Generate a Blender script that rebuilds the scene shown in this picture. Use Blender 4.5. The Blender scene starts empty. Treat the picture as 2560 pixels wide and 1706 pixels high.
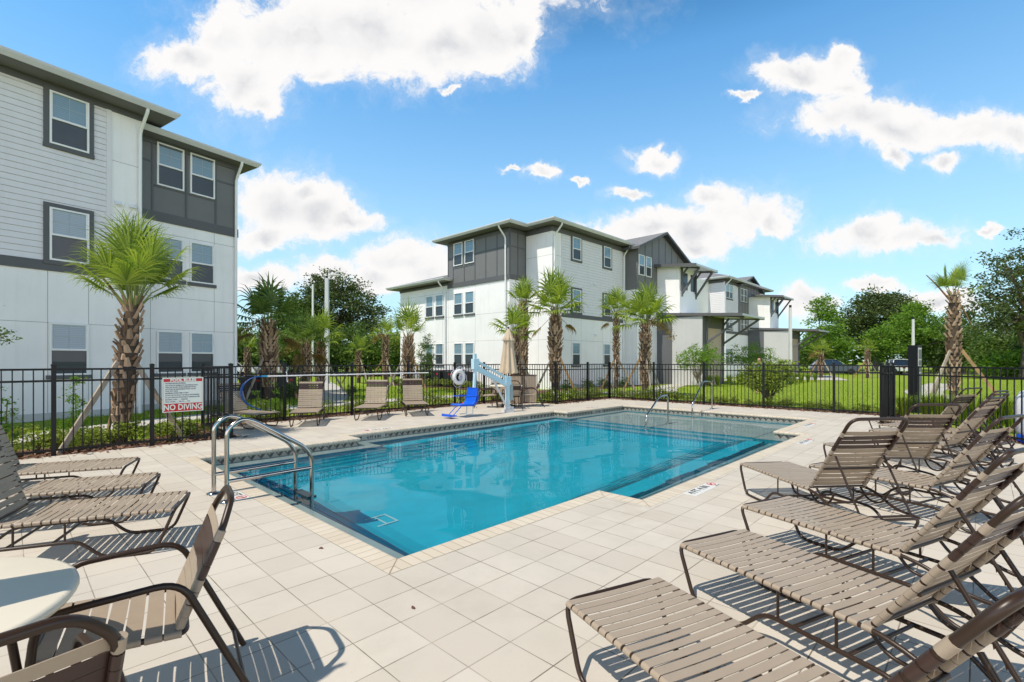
import bpy, bmesh, math, random
import numpy as np
from mathutils import Vector, Matrix, Quaternion
S = bpy.context.scene
COL = S.collection
R = math.radians

# ------------------------------------------------------------------ camera
cd = bpy.data.cameras.new('camera'); cam = bpy.data.objects.new('camera', cd); COL.objects.link(cam)
S.camera = cam
cam.location = (0, 0, 1.55); cam.rotation_euler = (R(90), 0, 0)
cd.lens = 17.147; cd.sensor_width = 36; cd.shift_y = 0.0191; cd.clip_start = 0.05; cd.clip_end = 3000

# ------------------------------------------------------------------ light
SUN_AZ, SUN_EL = 51.0, 60.0            # shadows travel towards azimuth 51 deg (from +Y to +X)
sd = bpy.data.lights.new('sun', 'SUN'); so = bpy.data.objects.new('sun', sd); COL.objects.link(so)
sd.energy = 4.5; sd.angle = R(0.5); sd.color = (1.0, 0.925, 0.815)
dv = Vector((math.sin(R(SUN_AZ)) * math.cos(R(SUN_EL)), math.cos(R(SUN_AZ)) * math.cos(R(SUN_EL)), -math.sin(R(SUN_EL))))
so.rotation_euler = dv.to_track_quat('-Z', 'Y').to_euler()
sd.cycles.is_caustics_light = True

S.view_settings.view_transform = 'Standard'; S.view_settings.look = 'None'
S.view_settings.exposure = 0.0; S.view_settings.gamma = 1.0
S.cycles.use_denoising = True
S.cycles.max_bounces = 10; S.cycles.transparent_max_bounces = 12
S.cycles.caustics_reflective = False; S.cycles.caustics_refractive = True
S.cycles.sample_clamp_indirect = 6.0

# ------------------------------------------------------------------ node helper
class NT:
    def __init__(s, tree): s.t = tree; s.L = tree.links
    def n(s, typ, ins=None, **kw):
        nd = s.t.nodes.new(typ)
        for k, v in kw.items(): setattr(nd, k, v)
        for k, v in (ins or {}).items():
            if hasattr(v, 'default_value') or hasattr(v, 'is_linked'): s.L.new(v, nd.inputs[k])
            else: nd.inputs[k].default_value = v
        return nd
    def m(s, op, a, b=0.0, c=None, clamp=False):
        i = {0: a, 1: b}
        if c is not None: i[2] = c
        return s.n('ShaderNodeMath', i, operation=op, use_clamp=clamp).outputs[0]
    def mix(s, f, a, b, bt='MIX'):
        nd = s.t.nodes.new('ShaderNodeMix'); nd.data_type = 'RGBA'; nd.blend_type = bt
        for k, v in ((0, f), (6, a), (7, b)):
            if hasattr(v, 'is_linked'): s.L.new(v, nd.inputs[k])
            else: nd.inputs[k].default_value = v if k == 0 else (tuple(v) + (1,) if len(v) == 3 else v)
        return nd.outputs[2]
    def ramp(s, f, pts, interp='LINEAR'):
        nd = s.n('ShaderNodeValToRGB', {0: f}); e = nd.color_ramp; e.interpolation = interp
        while len(e.elements) < len(pts): e.elements.new(0.5)
        for el, (p, c) in zip(e.elements, pts):
            el.position = p; el.color = tuple(c) + (1,) if len(c) == 3 else c
        return nd.outputs[0]
    def noise(s, vec, scale, detail=4, rough=0.55):
        return s.n('ShaderNodeTexNoise', {'Vector': vec, 'Scale': scale, 'Detail': detail, 'Roughness': rough}).outputs[0]

# ------------------------------------------------------------------ sky with clouds (direction space)
W = bpy.data.worlds.new('World'); S.world = W; W.use_nodes = True
w = NT(W.node_tree); bg = W.node_tree.nodes['Background']
sky = w.n('ShaderNodeTexSky', sky_type='NISHITA', sun_disc=False, sun_elevation=R(SUN_EL), sun_rotation=R(SUN_AZ + 180))
sky.air_density = 1.0; sky.dust_density = 0.4; sky.ozone_density = 1.4
geo = w.n('ShaderNodeTexCoord').outputs['Generated']
sep = w.n('ShaderNodeSeparateXYZ', {0: geo})
yy = w.m('MAXIMUM', w.m('ABSOLUTE', sep.outputs[1]), 0.12)
cu = w.m('DIVIDE', sep.outputs[0], yy); cv = w.m('DIVIDE', sep.outputs[2], yy)
uv = w.n('ShaderNodeCombineXYZ', {0: cu, 1: cv, 2: 0.0}).outputs[0]
# warp, then soft elliptical cloud banks (d = picture units of the study sketch, turned into tangent directions)
wn = w.n('ShaderNodeTexNoise', {'Vector': uv, 'Scale': 9.0, 'Detail': 6, 'Roughness': 0.6})
warp = w.n('ShaderNodeVectorMath', {0: wn.outputs[1], 1: (0.5, 0.5, 0.5)}, operation='SUBTRACT').outputs[0]
warp = w.n('ShaderNodeVectorMath', {0: warp, 3: 0.11}, operation='SCALE').outputs[0]
uvw = w.n('ShaderNodeVectorMath', {0: uv, 1: warp}, operation='ADD').outputs[0]
CL = [(430,140,95,55),(560,190,100,85),(600,245,45,30),(520,90,70,60),(680,80,190,105),(850,75,210,105),(1030,110,150,75),(1130,70,120,90),(950,-40,380,100),(740,180,60,30),(1190,90,60,55),
 (640,470,105,85),(720,490,95,60),(800,500,75,24),(610,540,85,36),(700,440,50,30),
 (930,600,125,58),(870,650,70,36),(985,630,60,50),(750,620,90,36),(590,640,70,30),
 (1480,530,130,44),(1590,545,75,62),(1700,490,120,50),(1640,450,60,24),(1600,580,60,30),(1780,515,40,24),
 (1500,362,55,26),(1245,402,36,16),(1440,447,38,15),(1180,392,24,7),(1340,408,24,6),
 (1850,172,105,42),(1925,140,34,34),(1950,195,50,28),(1970,265,150,52),(2060,300,110,52),(2230,300,150,46),(2060,360,34,26),(2170,378,46,22),(2330,315,70,42),(1710,220,30,8),
 (2050,545,155,34),(2000,525,75,34),(2140,555,80,20),(2270,520,26,12),
 (2000,650,62,16),(1860,690,75,36),(2150,690,80,28),(1030,200,30,9)]
acc = None
for (x, y, rx, ry) in CL:
    c = ((x * 1.088 - 1280) / 1219.25, (901.9 - y * 1.088) / 1219.25, 0)
    k = 1219.25 / 1.088
    d = w.n('ShaderNodeVectorMath', {0: uvw, 1: c}, operation='SUBTRACT').outputs[0]
    d = w.n('ShaderNodeVectorMath', {0: d, 1: (k / rx, k / ry, 1)}, operation='MULTIPLY').outputs[0]
    l = w.n('ShaderNodeVectorMath', {0: d}, operation='LENGTH').outputs['Value']
    v = w.m('SUBTRACT', 1.42, l)
    acc = v if acc is None else w.m('SMOOTH_MAX', acc, v, 0.18)
fine = w.noise(uvw, 11.0, 12, 0.68)
dens = w.m('ADD', acc, w.m('MULTIPLY', w.m('SUBTRACT', fine, 0.50), 2.3))
alpha = w.m('MAXIMUM', w.n('ShaderNodeMapRange', {0: dens, 1: 0.06, 2: 0.66}, interpolation_type='SMOOTHSTEP').outputs[0], w.n('ShaderNodeMapRange', {0: dens, 1: -0.40, 2: 0.55, 4: 0.20}, interpolation_type='SMOOTHSTEP').outputs[0])
sh = w.noise(uvw, 6.0, 6, 0.6)
core = w.n('ShaderNodeMapRange', {0: acc, 1: 0.70, 2: 1.45}, interpolation_type='SMOOTHSTEP').outputs[0]
grey = w.m('MULTIPLY', core, w.n('ShaderNodeMapRange', {0: sh, 1: 0.36, 2: 0.60}).outputs[0])
cc = w.mix(grey, (0.99, 0.975, 0.965), (0.72, 0.73, 0.76))
# clear blue of a summer sky, paler towards the horizon; unseen bright cloud band added behind the camera to fill shaded facades
SKYK = 0.10
hs = w.n('ShaderNodeHueSaturation', {'Hue': 0.496, 'Saturation': 1.25, 'Value': 1.0, 'Color': sky.outputs[0]}).outputs[0]
skyc = w.n('ShaderNodeVectorMath', {0: hs, 1: (1.5, 2.45, 2.55)}, operation='MULTIPLY').outputs[0]
pale = w.m('POWER', w.n('ShaderNodeMapRange', {0: sep.outputs[2], 1: 0.66, 2: 0.0}).outputs[0], 1.45)
skyc = w.mix(w.m('MULTIPLY', pale, .92), skyc, tuple(x / SKYK for x in (.66, .84, .93)))
zen = w.n('ShaderNodeMapRange', {0: sep.outputs[2], 1: 0.52, 2: 0.80, 3: 1.0, 4: 0.12}).outputs[0]  # overhead sky dimmed out of view to deepen ground shadows
skyc = w.n('ShaderNodeVectorMath', {0: skyc, 3: zen}, operation='SCALE').outputs[0]
back = w.m('MULTIPLY', w.n('ShaderNodeMapRange', {0: sep.outputs[1], 1: 0.0, 2: -0.30}).outputs[0], w.n('ShaderNodeMapRange', {0: sep.outputs[2], 1: 0.40, 2: 0.24}).outputs[0])
bn_ = w.n('ShaderNodeMapRange', {0: w.noise(geo, 2.6, 7, .6), 1: .22, 2: .44}, interpolation_type='SMOOTHSTEP').outputs[0]
skyc = w.mix(w.m('MULTIPLY', w.m('MULTIPLY', back, bn_), .9), skyc, tuple(x / SKYK for x in (2.25, 2.22, 2.27)))
cloudc = w.n('ShaderNodeVectorMath', {0: cc, 3: 1.0 / SKYK}, operation='SCALE').outputs[0]
low = w.n('ShaderNodeMapRange', {0: sep.outputs[2], 1: -0.02, 2: 0.03}).outputs[0]
front = w.m('GREATER_THAN', sep.outputs[1], 0.0)
fin = w.mix(w.m('MULTIPLY', w.m('MULTIPLY', alpha, low), front), skyc, cloudc)
W.node_tree.links.new(fin, bg.inputs[0]); bg.inputs[1].default_value = SKYK
W.cycles.sampling_method = 'MANUAL'; W.cycles.sample_map_resolution = 512

# ------------------------------------------------------------------ frames
F = 1219.25; HY = 901.9
PO = Vector((-0.887, 3.533, 0)); PHI = math.pi / 2 - 0.7665            # pool frame: x = A, y = B
Mp = Matrix.Translation(PO) @ Matrix.Rotation(PHI, 4, 'Z')
def P(u, v, z=0.0): return Mp @ Vector((u, v, z))
AX = Vector((math.cos(PHI), math.sin(PHI), 0)); BX = Vector((-math.sin(PHI), math.cos(PHI), 0))
Mr = Matrix.Translation(Vector((2.21, 26.9, 0))) @ Matrix.Rotation(PHI, 4, 'Z')   # right building: x = A, y = B
ML_ANG = math.atan2(.842, .539)
Ml = Matrix.Translation(Vector((-12.5, 13.2, 0))) @ Matrix.Rotation(ML_ANG, 4, 'Z')  # left building: x along face, -y outward
def at(px, Y): return (px - 1280) / F * Y

# ------------------------------------------------------------------ mesh builder
class MB:
    def __init__(s): s.v = []; s.f = []; s.mi = []; s.sm = []
    def add(s, vs, fs, mi=0, smooth=False):
        o = len(s.v); s.v += [tuple(x) for x in vs]
        for f in fs: s.f.append(tuple(i + o for i in f)); s.mi.append(mi); s.sm.append(smooth)
        return s
    def box(s, lo, hi, mi=0):
        (a, b, c), (d, e, f) = lo, hi
        return s.add([(a,b,c),(d,b,c),(d,e,c),(a,e,c),(a,b,f),(d,b,f),(d,e,f),(a,e,f)],
              [(3,2,1,0),(4,5,6,7),(0,1,5,4),(1,2,6,5),(2,3,7,6),(3,0,4,7)], mi)
    def obox(s, M, lo, hi, mi=0):
        t = MB().box(lo, hi, mi); return s.add([M @ Vector(p) for p in t.v], t.f, mi)
    def bar(s, p, q, wd, h, mi=0, up=(0,0,1)):
        p, q = Vector(p), Vector(q); d = (q - p); l = d.length; d.normalize()
        x = d.cross(Vector(up))
        if x.length < 1e-4: x = d.cross(Vector((1,0,0)))
        x.normalize(); y = x.cross(d)
        vs = []
        for e in (p, q):
            for (i, j) in ((-1,-1),(1,-1),(1,1),(-1,1)): vs.append(e + x * i * wd / 2 + y * j * h / 2)
        return s.add(vs, [(3,2,1,0),(4,5,6,7),(0,1,5,4),(1,2,6,5),(2,3,7,6),(3,0,4,7)], mi)
    def tube(s, pts, r, n=8, mi=0, closed=False, cap=True):
        pts = [Vector(p) for p in pts]; N = len(pts)
        rr = r if isinstance(r, (list, tuple)) else [r] * N
        tan = []
        for i in range(N):
            a = pts[(i - 1) % N] if (closed or i > 0) else pts[i]
            b = pts[(i + 1) % N] if (closed or i < N - 1) else pts[i]
            t = (b - a); tan.append(t.normalized() if t.length > 1e-9 else Vector((0,0,1)))
        up = Vector((0,0,1)) if abs(tan[0].z) < .9 else Vector((1,0,0))
        nx = tan[0].cross(up).normalized(); vs = []
        for i in range(N):
            nx = nx - tan[i] * nx.dot(tan[i])
            nx = nx.normalized() if nx.length > 1e-6 else tan[i].orthogonal().normalized()
            ny = tan[i].cross(nx)
            for k in range(n):
                a = 2 * math.pi * k / n; vs.append(pts[i] + (nx * math.cos(a) + ny * math.sin(a)) * rr[i])
        fs = []
        for i in range(N if closed else N - 1):
            j = (i + 1) % N
            for k in range(n): fs.append((i*n+k, i*n+(k+1)%n, j*n+(k+1)%n, j*n+k))
        s.add(vs, fs, mi, True)
        if cap and not closed:
            s.add(vs[:n], [tuple(range(n))[::-1]], mi); s.add(vs[-n:], [tuple(range(n))], mi)
        return s
    def lathe(s, prof, n=16, c=(0,0,0), mi=0, smooth=True):
        vs = []; fs = []
        for (r, z) in prof:
            for k in range(n):
                a = 2 * math.pi * k / n; vs.append((c[0] + r * math.cos(a), c[1] + r * math.sin(a), c[2] + z))
        for i in range(len(prof) - 1):
            for k in range(n): fs.append((i*n+k, i*n+(k+1)%n, (i+1)*n+(k+1)%n, (i+1)*n+k))
        s.add(vs, fs, mi, smooth)
        for i, rev in ((0, True), (len(prof) - 1, False)):
            if prof[i][0] > 1e-4:
                f = tuple(range(i*n, i*n+n)); s.add(vs, [f[::-1] if rev else f], mi)
        return s
    def prism(s, poly, z0, z1, mi=0):
        n = len(poly); vs = [(x, y, z0) for x, y in poly] + [(x, y, z1) for x, y in poly]
        return s.add(vs, [tuple(range(n))[::-1], tuple(range(n, 2*n))] + [(i, (i+1)%n, n+(i+1)%n, n+i) for i in range(n)], mi)
    def quad(s, a, b, c, d, mi=0): return s.add([a, b, c, d], [(0,1,2,3)], mi)
    def xf(s, M): s.v = [tuple(M @ Vector(p)) for p in s.v]; return s
    def build(s, name, mats, parent=None, matrix=None):
        me = bpy.data.meshes.new(name); me.from_pydata(s.v, [], s.f)
        for m in (mats if isinstance(mats, (list, tuple)) else [mats]): me.materials.append(m)
        me.polygons.foreach_set('material_index', s.mi); me.polygons.foreach_set('use_smooth', s.sm); me.update()
        return link(name, me, parent, matrix)
def link(name, me, parent=None, matrix=None):
    o = bpy.data.objects.new(name, me); COL.objects.link(o)
    if parent: o.parent = parent
    if matrix is not None: o.matrix_world = matrix
    return o
def npmesh(name, V, Q, mats, parent=None, matrix=None, smooth=False):
    me = bpy.data.meshes.new(name); V = np.asarray(V, np.float32); Q = np.asarray(Q, np.int32)
    me.vertices.add(len(V)); me.vertices.foreach_set('co', V.ravel())
    k = Q.shape[1]; me.loops.add(Q.size); me.loops.foreach_set('vertex_index', Q.ravel())
    me.polygons.add(len(Q)); me.polygons.foreach_set('loop_start', np.arange(0, Q.size, k, dtype=np.int32))
    try: me.polygons.foreach_set('loop_total', np.full(len(Q), k, np.int32))
    except Exception: pass
    me.polygons.foreach_set('use_smooth', np.full(len(Q), smooth)); me.update(calc_edges=True); me.validate()
    for m in (mats if isinstance(mats, (list, tuple)) else [mats]): me.materials.append(m)
    return link(name, me, parent, matrix)
def fillet(pts, r, n=4, closed=False):
    pts = [Vector(p) for p in pts]; out = []; N = len(pts)
    for i in range(N):
        if not closed and i in (0, N - 1): out.append(pts[i]); continue
        p, a, b = pts[i], pts[(i-1) % N], pts[(i+1) % N]
        da, db = (a - p), (b - p); q = min(r, da.length * .49, db.length * .49)
        A_, B_ = p + da.normalized() * q, p + db.normalized() * q
        for k in range(n + 1):
            t = k / n; out.append(A_ * (1-t)**2 + p * 2*t*(1-t) + B_ * t*t)
    return out
def tag(o, label, cat, group=None, kind=None):
    o['label'] = label; o['category'] = cat
    if group: o['group'] = group
    if kind: o['kind'] = kind
    return o
def thing(name, label, cat, matrix=None, loc=None, rz=0, group=None):
    o = bpy.data.objects.new(name, None); COL.objects.link(o); o.empty_display_size = .2
    if matrix is not None: o.matrix_world = matrix
    else: o.location = loc or (0,0,0); o.rotation_euler = (0,0,rz)
    return tag(o, label, cat, group)
def struct(o): o['kind'] = 'structure'; return o
def kids(o): return [c for c in bpy.data.objects if c.parent == o]
def copy_tree(o, parent=None):
    c = o.copy(); COL.objects.link(c)
    if parent: c.parent = parent
    for ch in kids(o): copy_tree(ch, c)
    return c
def text(body, size, mat, parent, M, name='lettering', align='CENTER', ext=0.0015, bold=0.0, sx=1.0):
    cu_ = bpy.data.curves.new(name, 'FONT'); cu_.body = body; cu_.size = size; cu_.align_x = align; cu_.align_y = 'CENTER'
    cu_.extrude = ext; cu_.offset = bold; cu_.resolution_u = 3; cu_.materials.append(mat)
    o = bpy.data.objects.new(name, cu_); COL.objects.link(o); o.parent = parent
    o.matrix_local = M @ Matrix.Diagonal((sx, 1, 1, 1)); return o
# ------------------------------------------------------------------ materials
def mat(name, col, rough=.6, metal=0, spec=.5, bump=None, var=None, coat=0, scale=1.0):
    m = bpy.data.materials.new(name); m.use_nodes = True; t = NT(m.node_tree); b = m.node_tree.nodes['Principled BSDF']
    b.inputs['Base Color'].default_value = tuple(col) + (1,); b.inputs['Roughness'].default_value = rough
    b.inputs['Metallic'].default_value = metal; b.inputs['Specular IOR Level'].default_value = spec
    b.inputs['Coat Weight'].default_value = coat
    oc = t.n('ShaderNodeTexCoord').outputs['Object']
    if var:                                  # (amount, scale): slow tonal variation, weathering
        f = t.noise(oc, var[1], 5, .6)
        c = t.mix(t.n('ShaderNodeMapRange', {0: f, 1: .35, 2: .7}).outputs[0], tuple(x * (1 - var[0]) for x in col), tuple(min(1, x * (1 + var[0] * .6)) for x in col))
        t.L.new(c, b.inputs['Base Color'])
    if bump:                                 # (scale, strength)
        h = t.noise(oc, bump[0], 4, .6)
        bn = t.n('ShaderNodeBump', {'Strength': bump[1], 'Distance': bump[2] if len(bump) > 2 else .01, 'Height': h})
        t.L.new(bn.outputs[0], b.inputs['Normal'])
    return m
def streaked(m, amt):
    t = NT(m.node_tree); b = m.node_tree.nodes['Principled BSDF']; src = b.inputs['Base Color'].links[0].from_socket
    mp = t.n('ShaderNodeMapping', {0: t.n('ShaderNodeTexCoord').outputs['Object'], 3: (2.6, 2.6, .22)}); f = t.noise(mp.outputs[0], 1.6, 6, .68)
    c = t.mix(t.n('ShaderNodeMapRange', {0: f, 1: .50, 2: .74, 4: amt}).outputs[0], src, (.40,.38,.35)); t.L.new(c, b.inputs['Base Color']); return m
stucco = mat('white_stucco', (.86,.84,.83), .85, bump=(60, .35, .006), var=(.05, .8))
stucco_band = mat('grey_stucco', (.52,.52,.51), .85, bump=(60, .35, .006), var=(.05, .8))
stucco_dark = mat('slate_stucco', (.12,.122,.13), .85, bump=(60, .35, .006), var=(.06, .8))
streaked(stucco, .13)
siding = mat('light_siding', (.72,.70,.715), .7, var=(.03, 3), bump=(90, .12, .003))
streaked(siding, .12)
panelg = mat('charcoal_panel', (.16,.16,.16), .7, var=(.05, 2))
trimg = mat('charcoal_trim', (.10,.101,.106), .65, var=(.05, 2))
soffit = mat('soffit', (.17,.165,.16), .7)
streaked(stucco_band, .15)
white = mat('white_vinyl', (.80,.80,.79), .45)
gutter_m = mat('pale_gutter', (.58,.58,.60), .4, var=(.04, 1.5))
black_al = mat('black_aluminium', (.007,.007,.008), .45, spec=.3)
bronze = mat('bronze_frame', (.034,.018,.010), .36, spec=.38)
strap = mat('taupe_strap', (.355,.28,.205), .45, spec=.35, var=(.05, 9), bump=(160, .08, .001))
strap_d = mat('brown_strap', (.045,.022,.016), .35, spec=.5, var=(.08, 9))
steel = mat('stainless', (.50,.47,.43), .14, metal=1)
wood = mat('raw_lumber', (.42,.35,.27), .85, var=(.3, 3), bump=(25, .4, .006))
wood_t = mat('tan_lumber', (.34,.21,.10), .85, var=(.3, 3), bump=(25, .4, .006))
conc = mat('pale_concrete', (.50,.47,.42), .9, var=(.1, .7), bump=(70, .3, .004))
beige_tab = mat('cream_table', (.74,.66,.52), .4, spec=.4, var=(.03, 4))
umb = mat('tan_canvas', (.55,.44,.31), .9, var=(.08, 5), bump=(30, .25, .006))
rubber = mat('black_rubber', (.012,.012,.013), .7)
galv = mat('pale_pole', (.62,.62,.61), .45, var=(.06, 1))
blue_pl = mat('blue_plastic', (.004,.10,.62), .35, spec=.5)
lift_m = mat('pale_blue_powdercoat', (.50,.68,.74), .35, spec=.5)
white_pl = mat('white_plastic', (.80,.80,.80), .35)
red_p = mat('red_paint', (.52,.008,.012), .45)
ink_k = mat('black_ink', (.012,.012,.014), .6)
ink_b = mat('navy_ink', (.02,.022,.10), .6)
sign_w = mat('sign_white', (.70,.74,.66), .4)
ac_m = mat('dark_condenser', (.022,.024,.028), .5)
skin = mat('skin', (.50,.27,.19), .55)
shirt = mat('blue_shirt', (.25,.42,.60), .9)
hair = mat('grey_hair', (.20,.16,.13), .9)
denim = mat('dark_trousers', (.03,.035,.06), .9)
tar = mat('asphalt', (.07,.07,.072), .9, var=(.2, .5), bump=(80, .3, .005))
roofsh = mat('grey_shingle', (.20,.20,.205), .9, var=(.25, 6), bump=(40, .5, .01))
carw = mat('white_car_paint', (.72,.73,.75), .25, coat=.8)
card = mat('blue_grey_car_paint', (.05,.07,.11), .25, coat=.8)
cglass = mat('car_glass', (.015,.02,.025), .05, spec=.8)
house_m = mat('beige_render', (.48,.38,.32), .85, var=(.06, 1))

def leafmat(name, c1, c2, trans=.35, rough=.5, spec=.35, dead=None):
    m = bpy.data.materials.new(name); m.use_nodes = True; t = NT(m.node_tree); b = m.node_tree.nodes['Principled BSDF']
    rnd = t.n('ShaderNodeNewGeometry').outputs['Random Per Island']
    pts = [(0, c1), (.75, c2)] + ([(1, dead)] if dead else [])
    c = t.ramp(rnd, pts); t.L.new(c, b.inputs['Base Color']); b.inputs['Roughness'].default_value = rough
    b.inputs['Specular IOR Level'].default_value = spec
    tr = t.n('ShaderNodeBsdfTranslucent'); t.L.new(t.mix(1, c, (1.3, 1.35, .55), 'MULTIPLY'), tr.inputs[0])
    ms = t.n('ShaderNodeMixShader', {0: trans}); t.L.new(b.outputs[0], ms.inputs[1]); t.L.new(tr.outputs[0], ms.inputs[2])
    t.L.new(ms.outputs[0], m.node_tree.nodes['Material Output'].inputs[0]); return m
boot_l = leafmat('palm_boot', (.13,.08,.05), (.50,.35,.235), 0, .95, .1)
palm_l = leafmat('palm_leaf', (.09,.17,.02), (.34,.42,.07), .35, .45)
palm_d = leafmat('palm_leaf_deep', (.07,.14,.03), (.17,.25,.06), .35, .45)
palm_dead = leafmat('dry_palm', (.20,.14,.05), (.33,.23,.08), .25, .8)
petiole = mat('petiole', (.20,.24,.06), .5)
petiole_b = mat('dry_petiole', (.24,.13,.06), .8)
boot = mat('palm_core', (.10,.068,.046), .95, var=(.4, 5), bump=(40, .5, .01))
oak_l = leafmat('oak_leaf', (.035,.062,.016), (.10,.135,.036), .22)
wood_l = leafmat('thicket_leaf', (.045,.09,.014), (.13,.21,.03), .28)
lime_l = leafmat('light_leaf', (.085,.18,.015), (.19,.32,.035), .35)
hedge_l = leafmat('shrub_leaf', (.10,.17,.018), (.30,.36,.05), .3)
dark_l = leafmat('dark_shrub_leaf', (.04,.085,.018), (.11,.175,.035), .25)
ginger_l = leafmat('ginger_leaf', (.10,.12,.02), (.21,.15,.035), .3)
bark = mat('bark', (.13,.10,.075), .95, var=(.3, 3), bump=(18, .6, .02))
bark_l = mat('pale_bark', (.30,.24,.19), .9, var=(.25, 4), bump=(25, .4, .01))
flower_w = mat('white_flower', (.70,.70,.78), .8)
grass_l = leafmat('grass_blade', (.13,.22,.010), (.29,.38,.03), .3, .6)

def grassmat():
    m = bpy.data.materials.new('lawn_grass'); m.use_nodes = True; t = NT(m.node_tree); b = m.node_tree.nodes['Principled BSDF']
    oc = t.n('ShaderNodeTexCoord').outputs['Object']
    a = t.noise(oc, .25, 4); f = t.noise(oc, 9, 6, .7)
    c = t.mix(t.n('ShaderNodeMapRange', {0: f, 1: .3, 2: .7}).outputs[0], (.13,.225,.013), (.255,.345,.028))
    c = t.mix(t.m('MULTIPLY', a, .5), c, (.32,.38,.05))
    t.L.new(c, b.inputs['Base Color']); b.inputs['Roughness'].default_value = .9; b.inputs['Specular IOR Level'].default_value = .15
    bn = t.n('ShaderNodeBump', {'Strength': .8, 'Distance': .03, 'Height': t.noise(oc, 22, 6, .7)}); t.L.new(bn.outputs[0], b.inputs['Normal'])
    return m
lawn_m = grassmat()
def mulchmat():
    m = bpy.data.materials.new('bark_mulch'); m.use_nodes = True; t = NT(m.node_tree); b = m.node_tree.nodes['Principled BSDF']
    oc = t.n('ShaderNodeTexCoord').outputs['Object']
    v = t.n('ShaderNodeTexVoronoi', {'Vector': oc, 'Scale': 26.0}); 
    c = t.ramp(t.n('ShaderNodeSeparateColor', {0: v.outputs['Color']}).outputs[0], [(0, (.05,.022,.014)), (.5, (.14,.065,.04)), (1, (.27,.15,.10))])
    t.L.new(c, b.inputs['Base Color']); b.inputs['Roughness'].default_value = .95
    bn = t.n('ShaderNodeBump', {'Strength': 1.0, 'Distance': .03, 'Height': v.outputs['Distance']}); t.L.new(bn.outputs[0], b.inputs['Normal'])
    return m
mulch_m = mulchmat()
chip_m = leafmat('mulch_chip', (.06,.028,.018), (.30,.17,.11), .0, .95)
# deck pavers: one-foot square, stack bond, in the pool frame's object coordinates
TILE = .3047
def line(t, coord, period, half):          # 1 on a joint
    fr = t.m('FRACT', t.m('DIVIDE', coord, period))
    d = t.m('SUBTRACT', .5, t.m('ABSOLUTE', t.m('SUBTRACT', fr, .5)))
    return t.n('ShaderNodeMapRange', {0: d, 1: half / period, 2: half * .45 / period}).outputs[0]
def deckmat():
    m = bpy.data.materials.new('deck_pavers'); m.use_nodes = True; t = NT(m.node_tree); b = m.node_tree.nodes['Principled BSDF']
    oc = t.n('ShaderNodeTexCoord').outputs['Object']; sp = t.n('ShaderNodeSeparateXYZ', {0: oc})
    ju = line(t, sp.outputs[0], TILE, .0038); jv = line(t, sp.outputs[1], TILE, .0044)
    j = t.m('MAXIMUM', ju, jv)
    cell = t.n('ShaderNodeCombineXYZ', {0: t.m('FLOOR', t.m('DIVIDE', sp.outputs[0], TILE)), 1: t.m('FLOOR', t.m('DIVIDE', sp.outputs[1], TILE)), 2: 0.0}).outputs[0]
    rn = t.n('ShaderNodeTexWhiteNoise', {0: cell}, noise_dimensions='3D').outputs[0]
    c = t.mix(rn, (.53,.475,.40), (.59,.535,.455))
    blot = t.noise(oc, 1.4, 6, .65)
    c = t.mix(t.n('ShaderNodeMapRange', {0: blot, 1: .45, 2: .75, 4: .55}).outputs[0], c, (.46,.425,.36))
    spk = t.noise(oc, 55, 3, .6)
    c = t.mix(t.n('ShaderNodeMapRange', {0: spk, 1: .62, 2: .75, 4: .30}).outputs[0], c, (.36,.32,.26))
    stn = t.n('ShaderNodeMapRange', {0: t.noise(oc, .55, 7, .7), 1: .56, 2: .70, 4: .45}).outputs[0]
    c = t.mix(stn, c, (.43,.385,.31))
    rust = t.n('ShaderNodeMapRange', {0: t.noise(oc, 3.1, 4, .6), 1: .70, 2: .78, 4: .35}).outputs[0]
    c = t.mix(rust, c, (.50,.36,.19))
    jn = t.n('ShaderNodeMapRange', {0: t.noise(oc, 2.2, 3, .5), 1: .38, 2: .62, 3: .35, 4: 1.0}).outputs[0]
    c = t.mix(t.m('MULTIPLY', j, jn), c, (.16,.125,.09))
    t.L.new(c, b.inputs['Base Color']); b.inputs['Roughness'].default_value = .82; b.inputs['Specular IOR Level'].default_value = .3
    h = t.m('SUBTRACT', t.m('MULTIPLY', t.noise(oc, 120, 3, .6), .15), j)
    bn = t.n('ShaderNodeBump', {'Strength': .5, 'Distance': .004, 'Height': h}); t.L.new(bn.outputs[0], b.inputs['Normal'])
    return m
deck_m = deckmat()
def copemat(axis):
    m = bpy.data.materials.new('coping_brick'); m.use_nodes = True; t = NT(m.node_tree); b = m.node_tree.nodes['Principled BSDF']
    oc = t.n('ShaderNodeTexCoord').outputs['Object']; sp = t.n('ShaderNodeSeparateXYZ', {0: oc})
    s_ = sp.outputs[axis]; j = line(t, s_, .1016, .0034)
    cell = t.n('ShaderNodeCombineXYZ', {0: t.m('FLOOR', t.m('DIVIDE', s_, .1016)), 1: float(axis), 2: 3.0}).outputs[0]
    rn = t.n('ShaderNodeTexWhiteNoise', {0: cell}, noise_dimensions='3D').outputs[0]
    c = t.mix(rn, (.555,.475,.365), (.63,.555,.44))
    c = t.mix(t.n('ShaderNodeMapRange', {0: t.noise(oc, 9, 5, .6), 1: .45, 2: .75, 4: .5}).outputs[0], c, (.56,.47,.35))
    c = t.mix(t.m('MULTIPLY', j, .95), c, (.27,.18,.10))
    t.L.new(c, b.inputs['Base Color']); b.inputs['Roughness'].default_value = .75
    bn = t.n('ShaderNodeBump', {'Strength': .5, 'Distance': .004, 'Height': t.m('SUBTRACT', t.m('MULTIPLY', t.noise(oc, 120, 3, .6), .2), j)}); t.L.new(bn.outputs[0], b.inputs['Normal'])
    return m
cope_u, cope_v = copemat(0), copemat(1)
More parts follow.
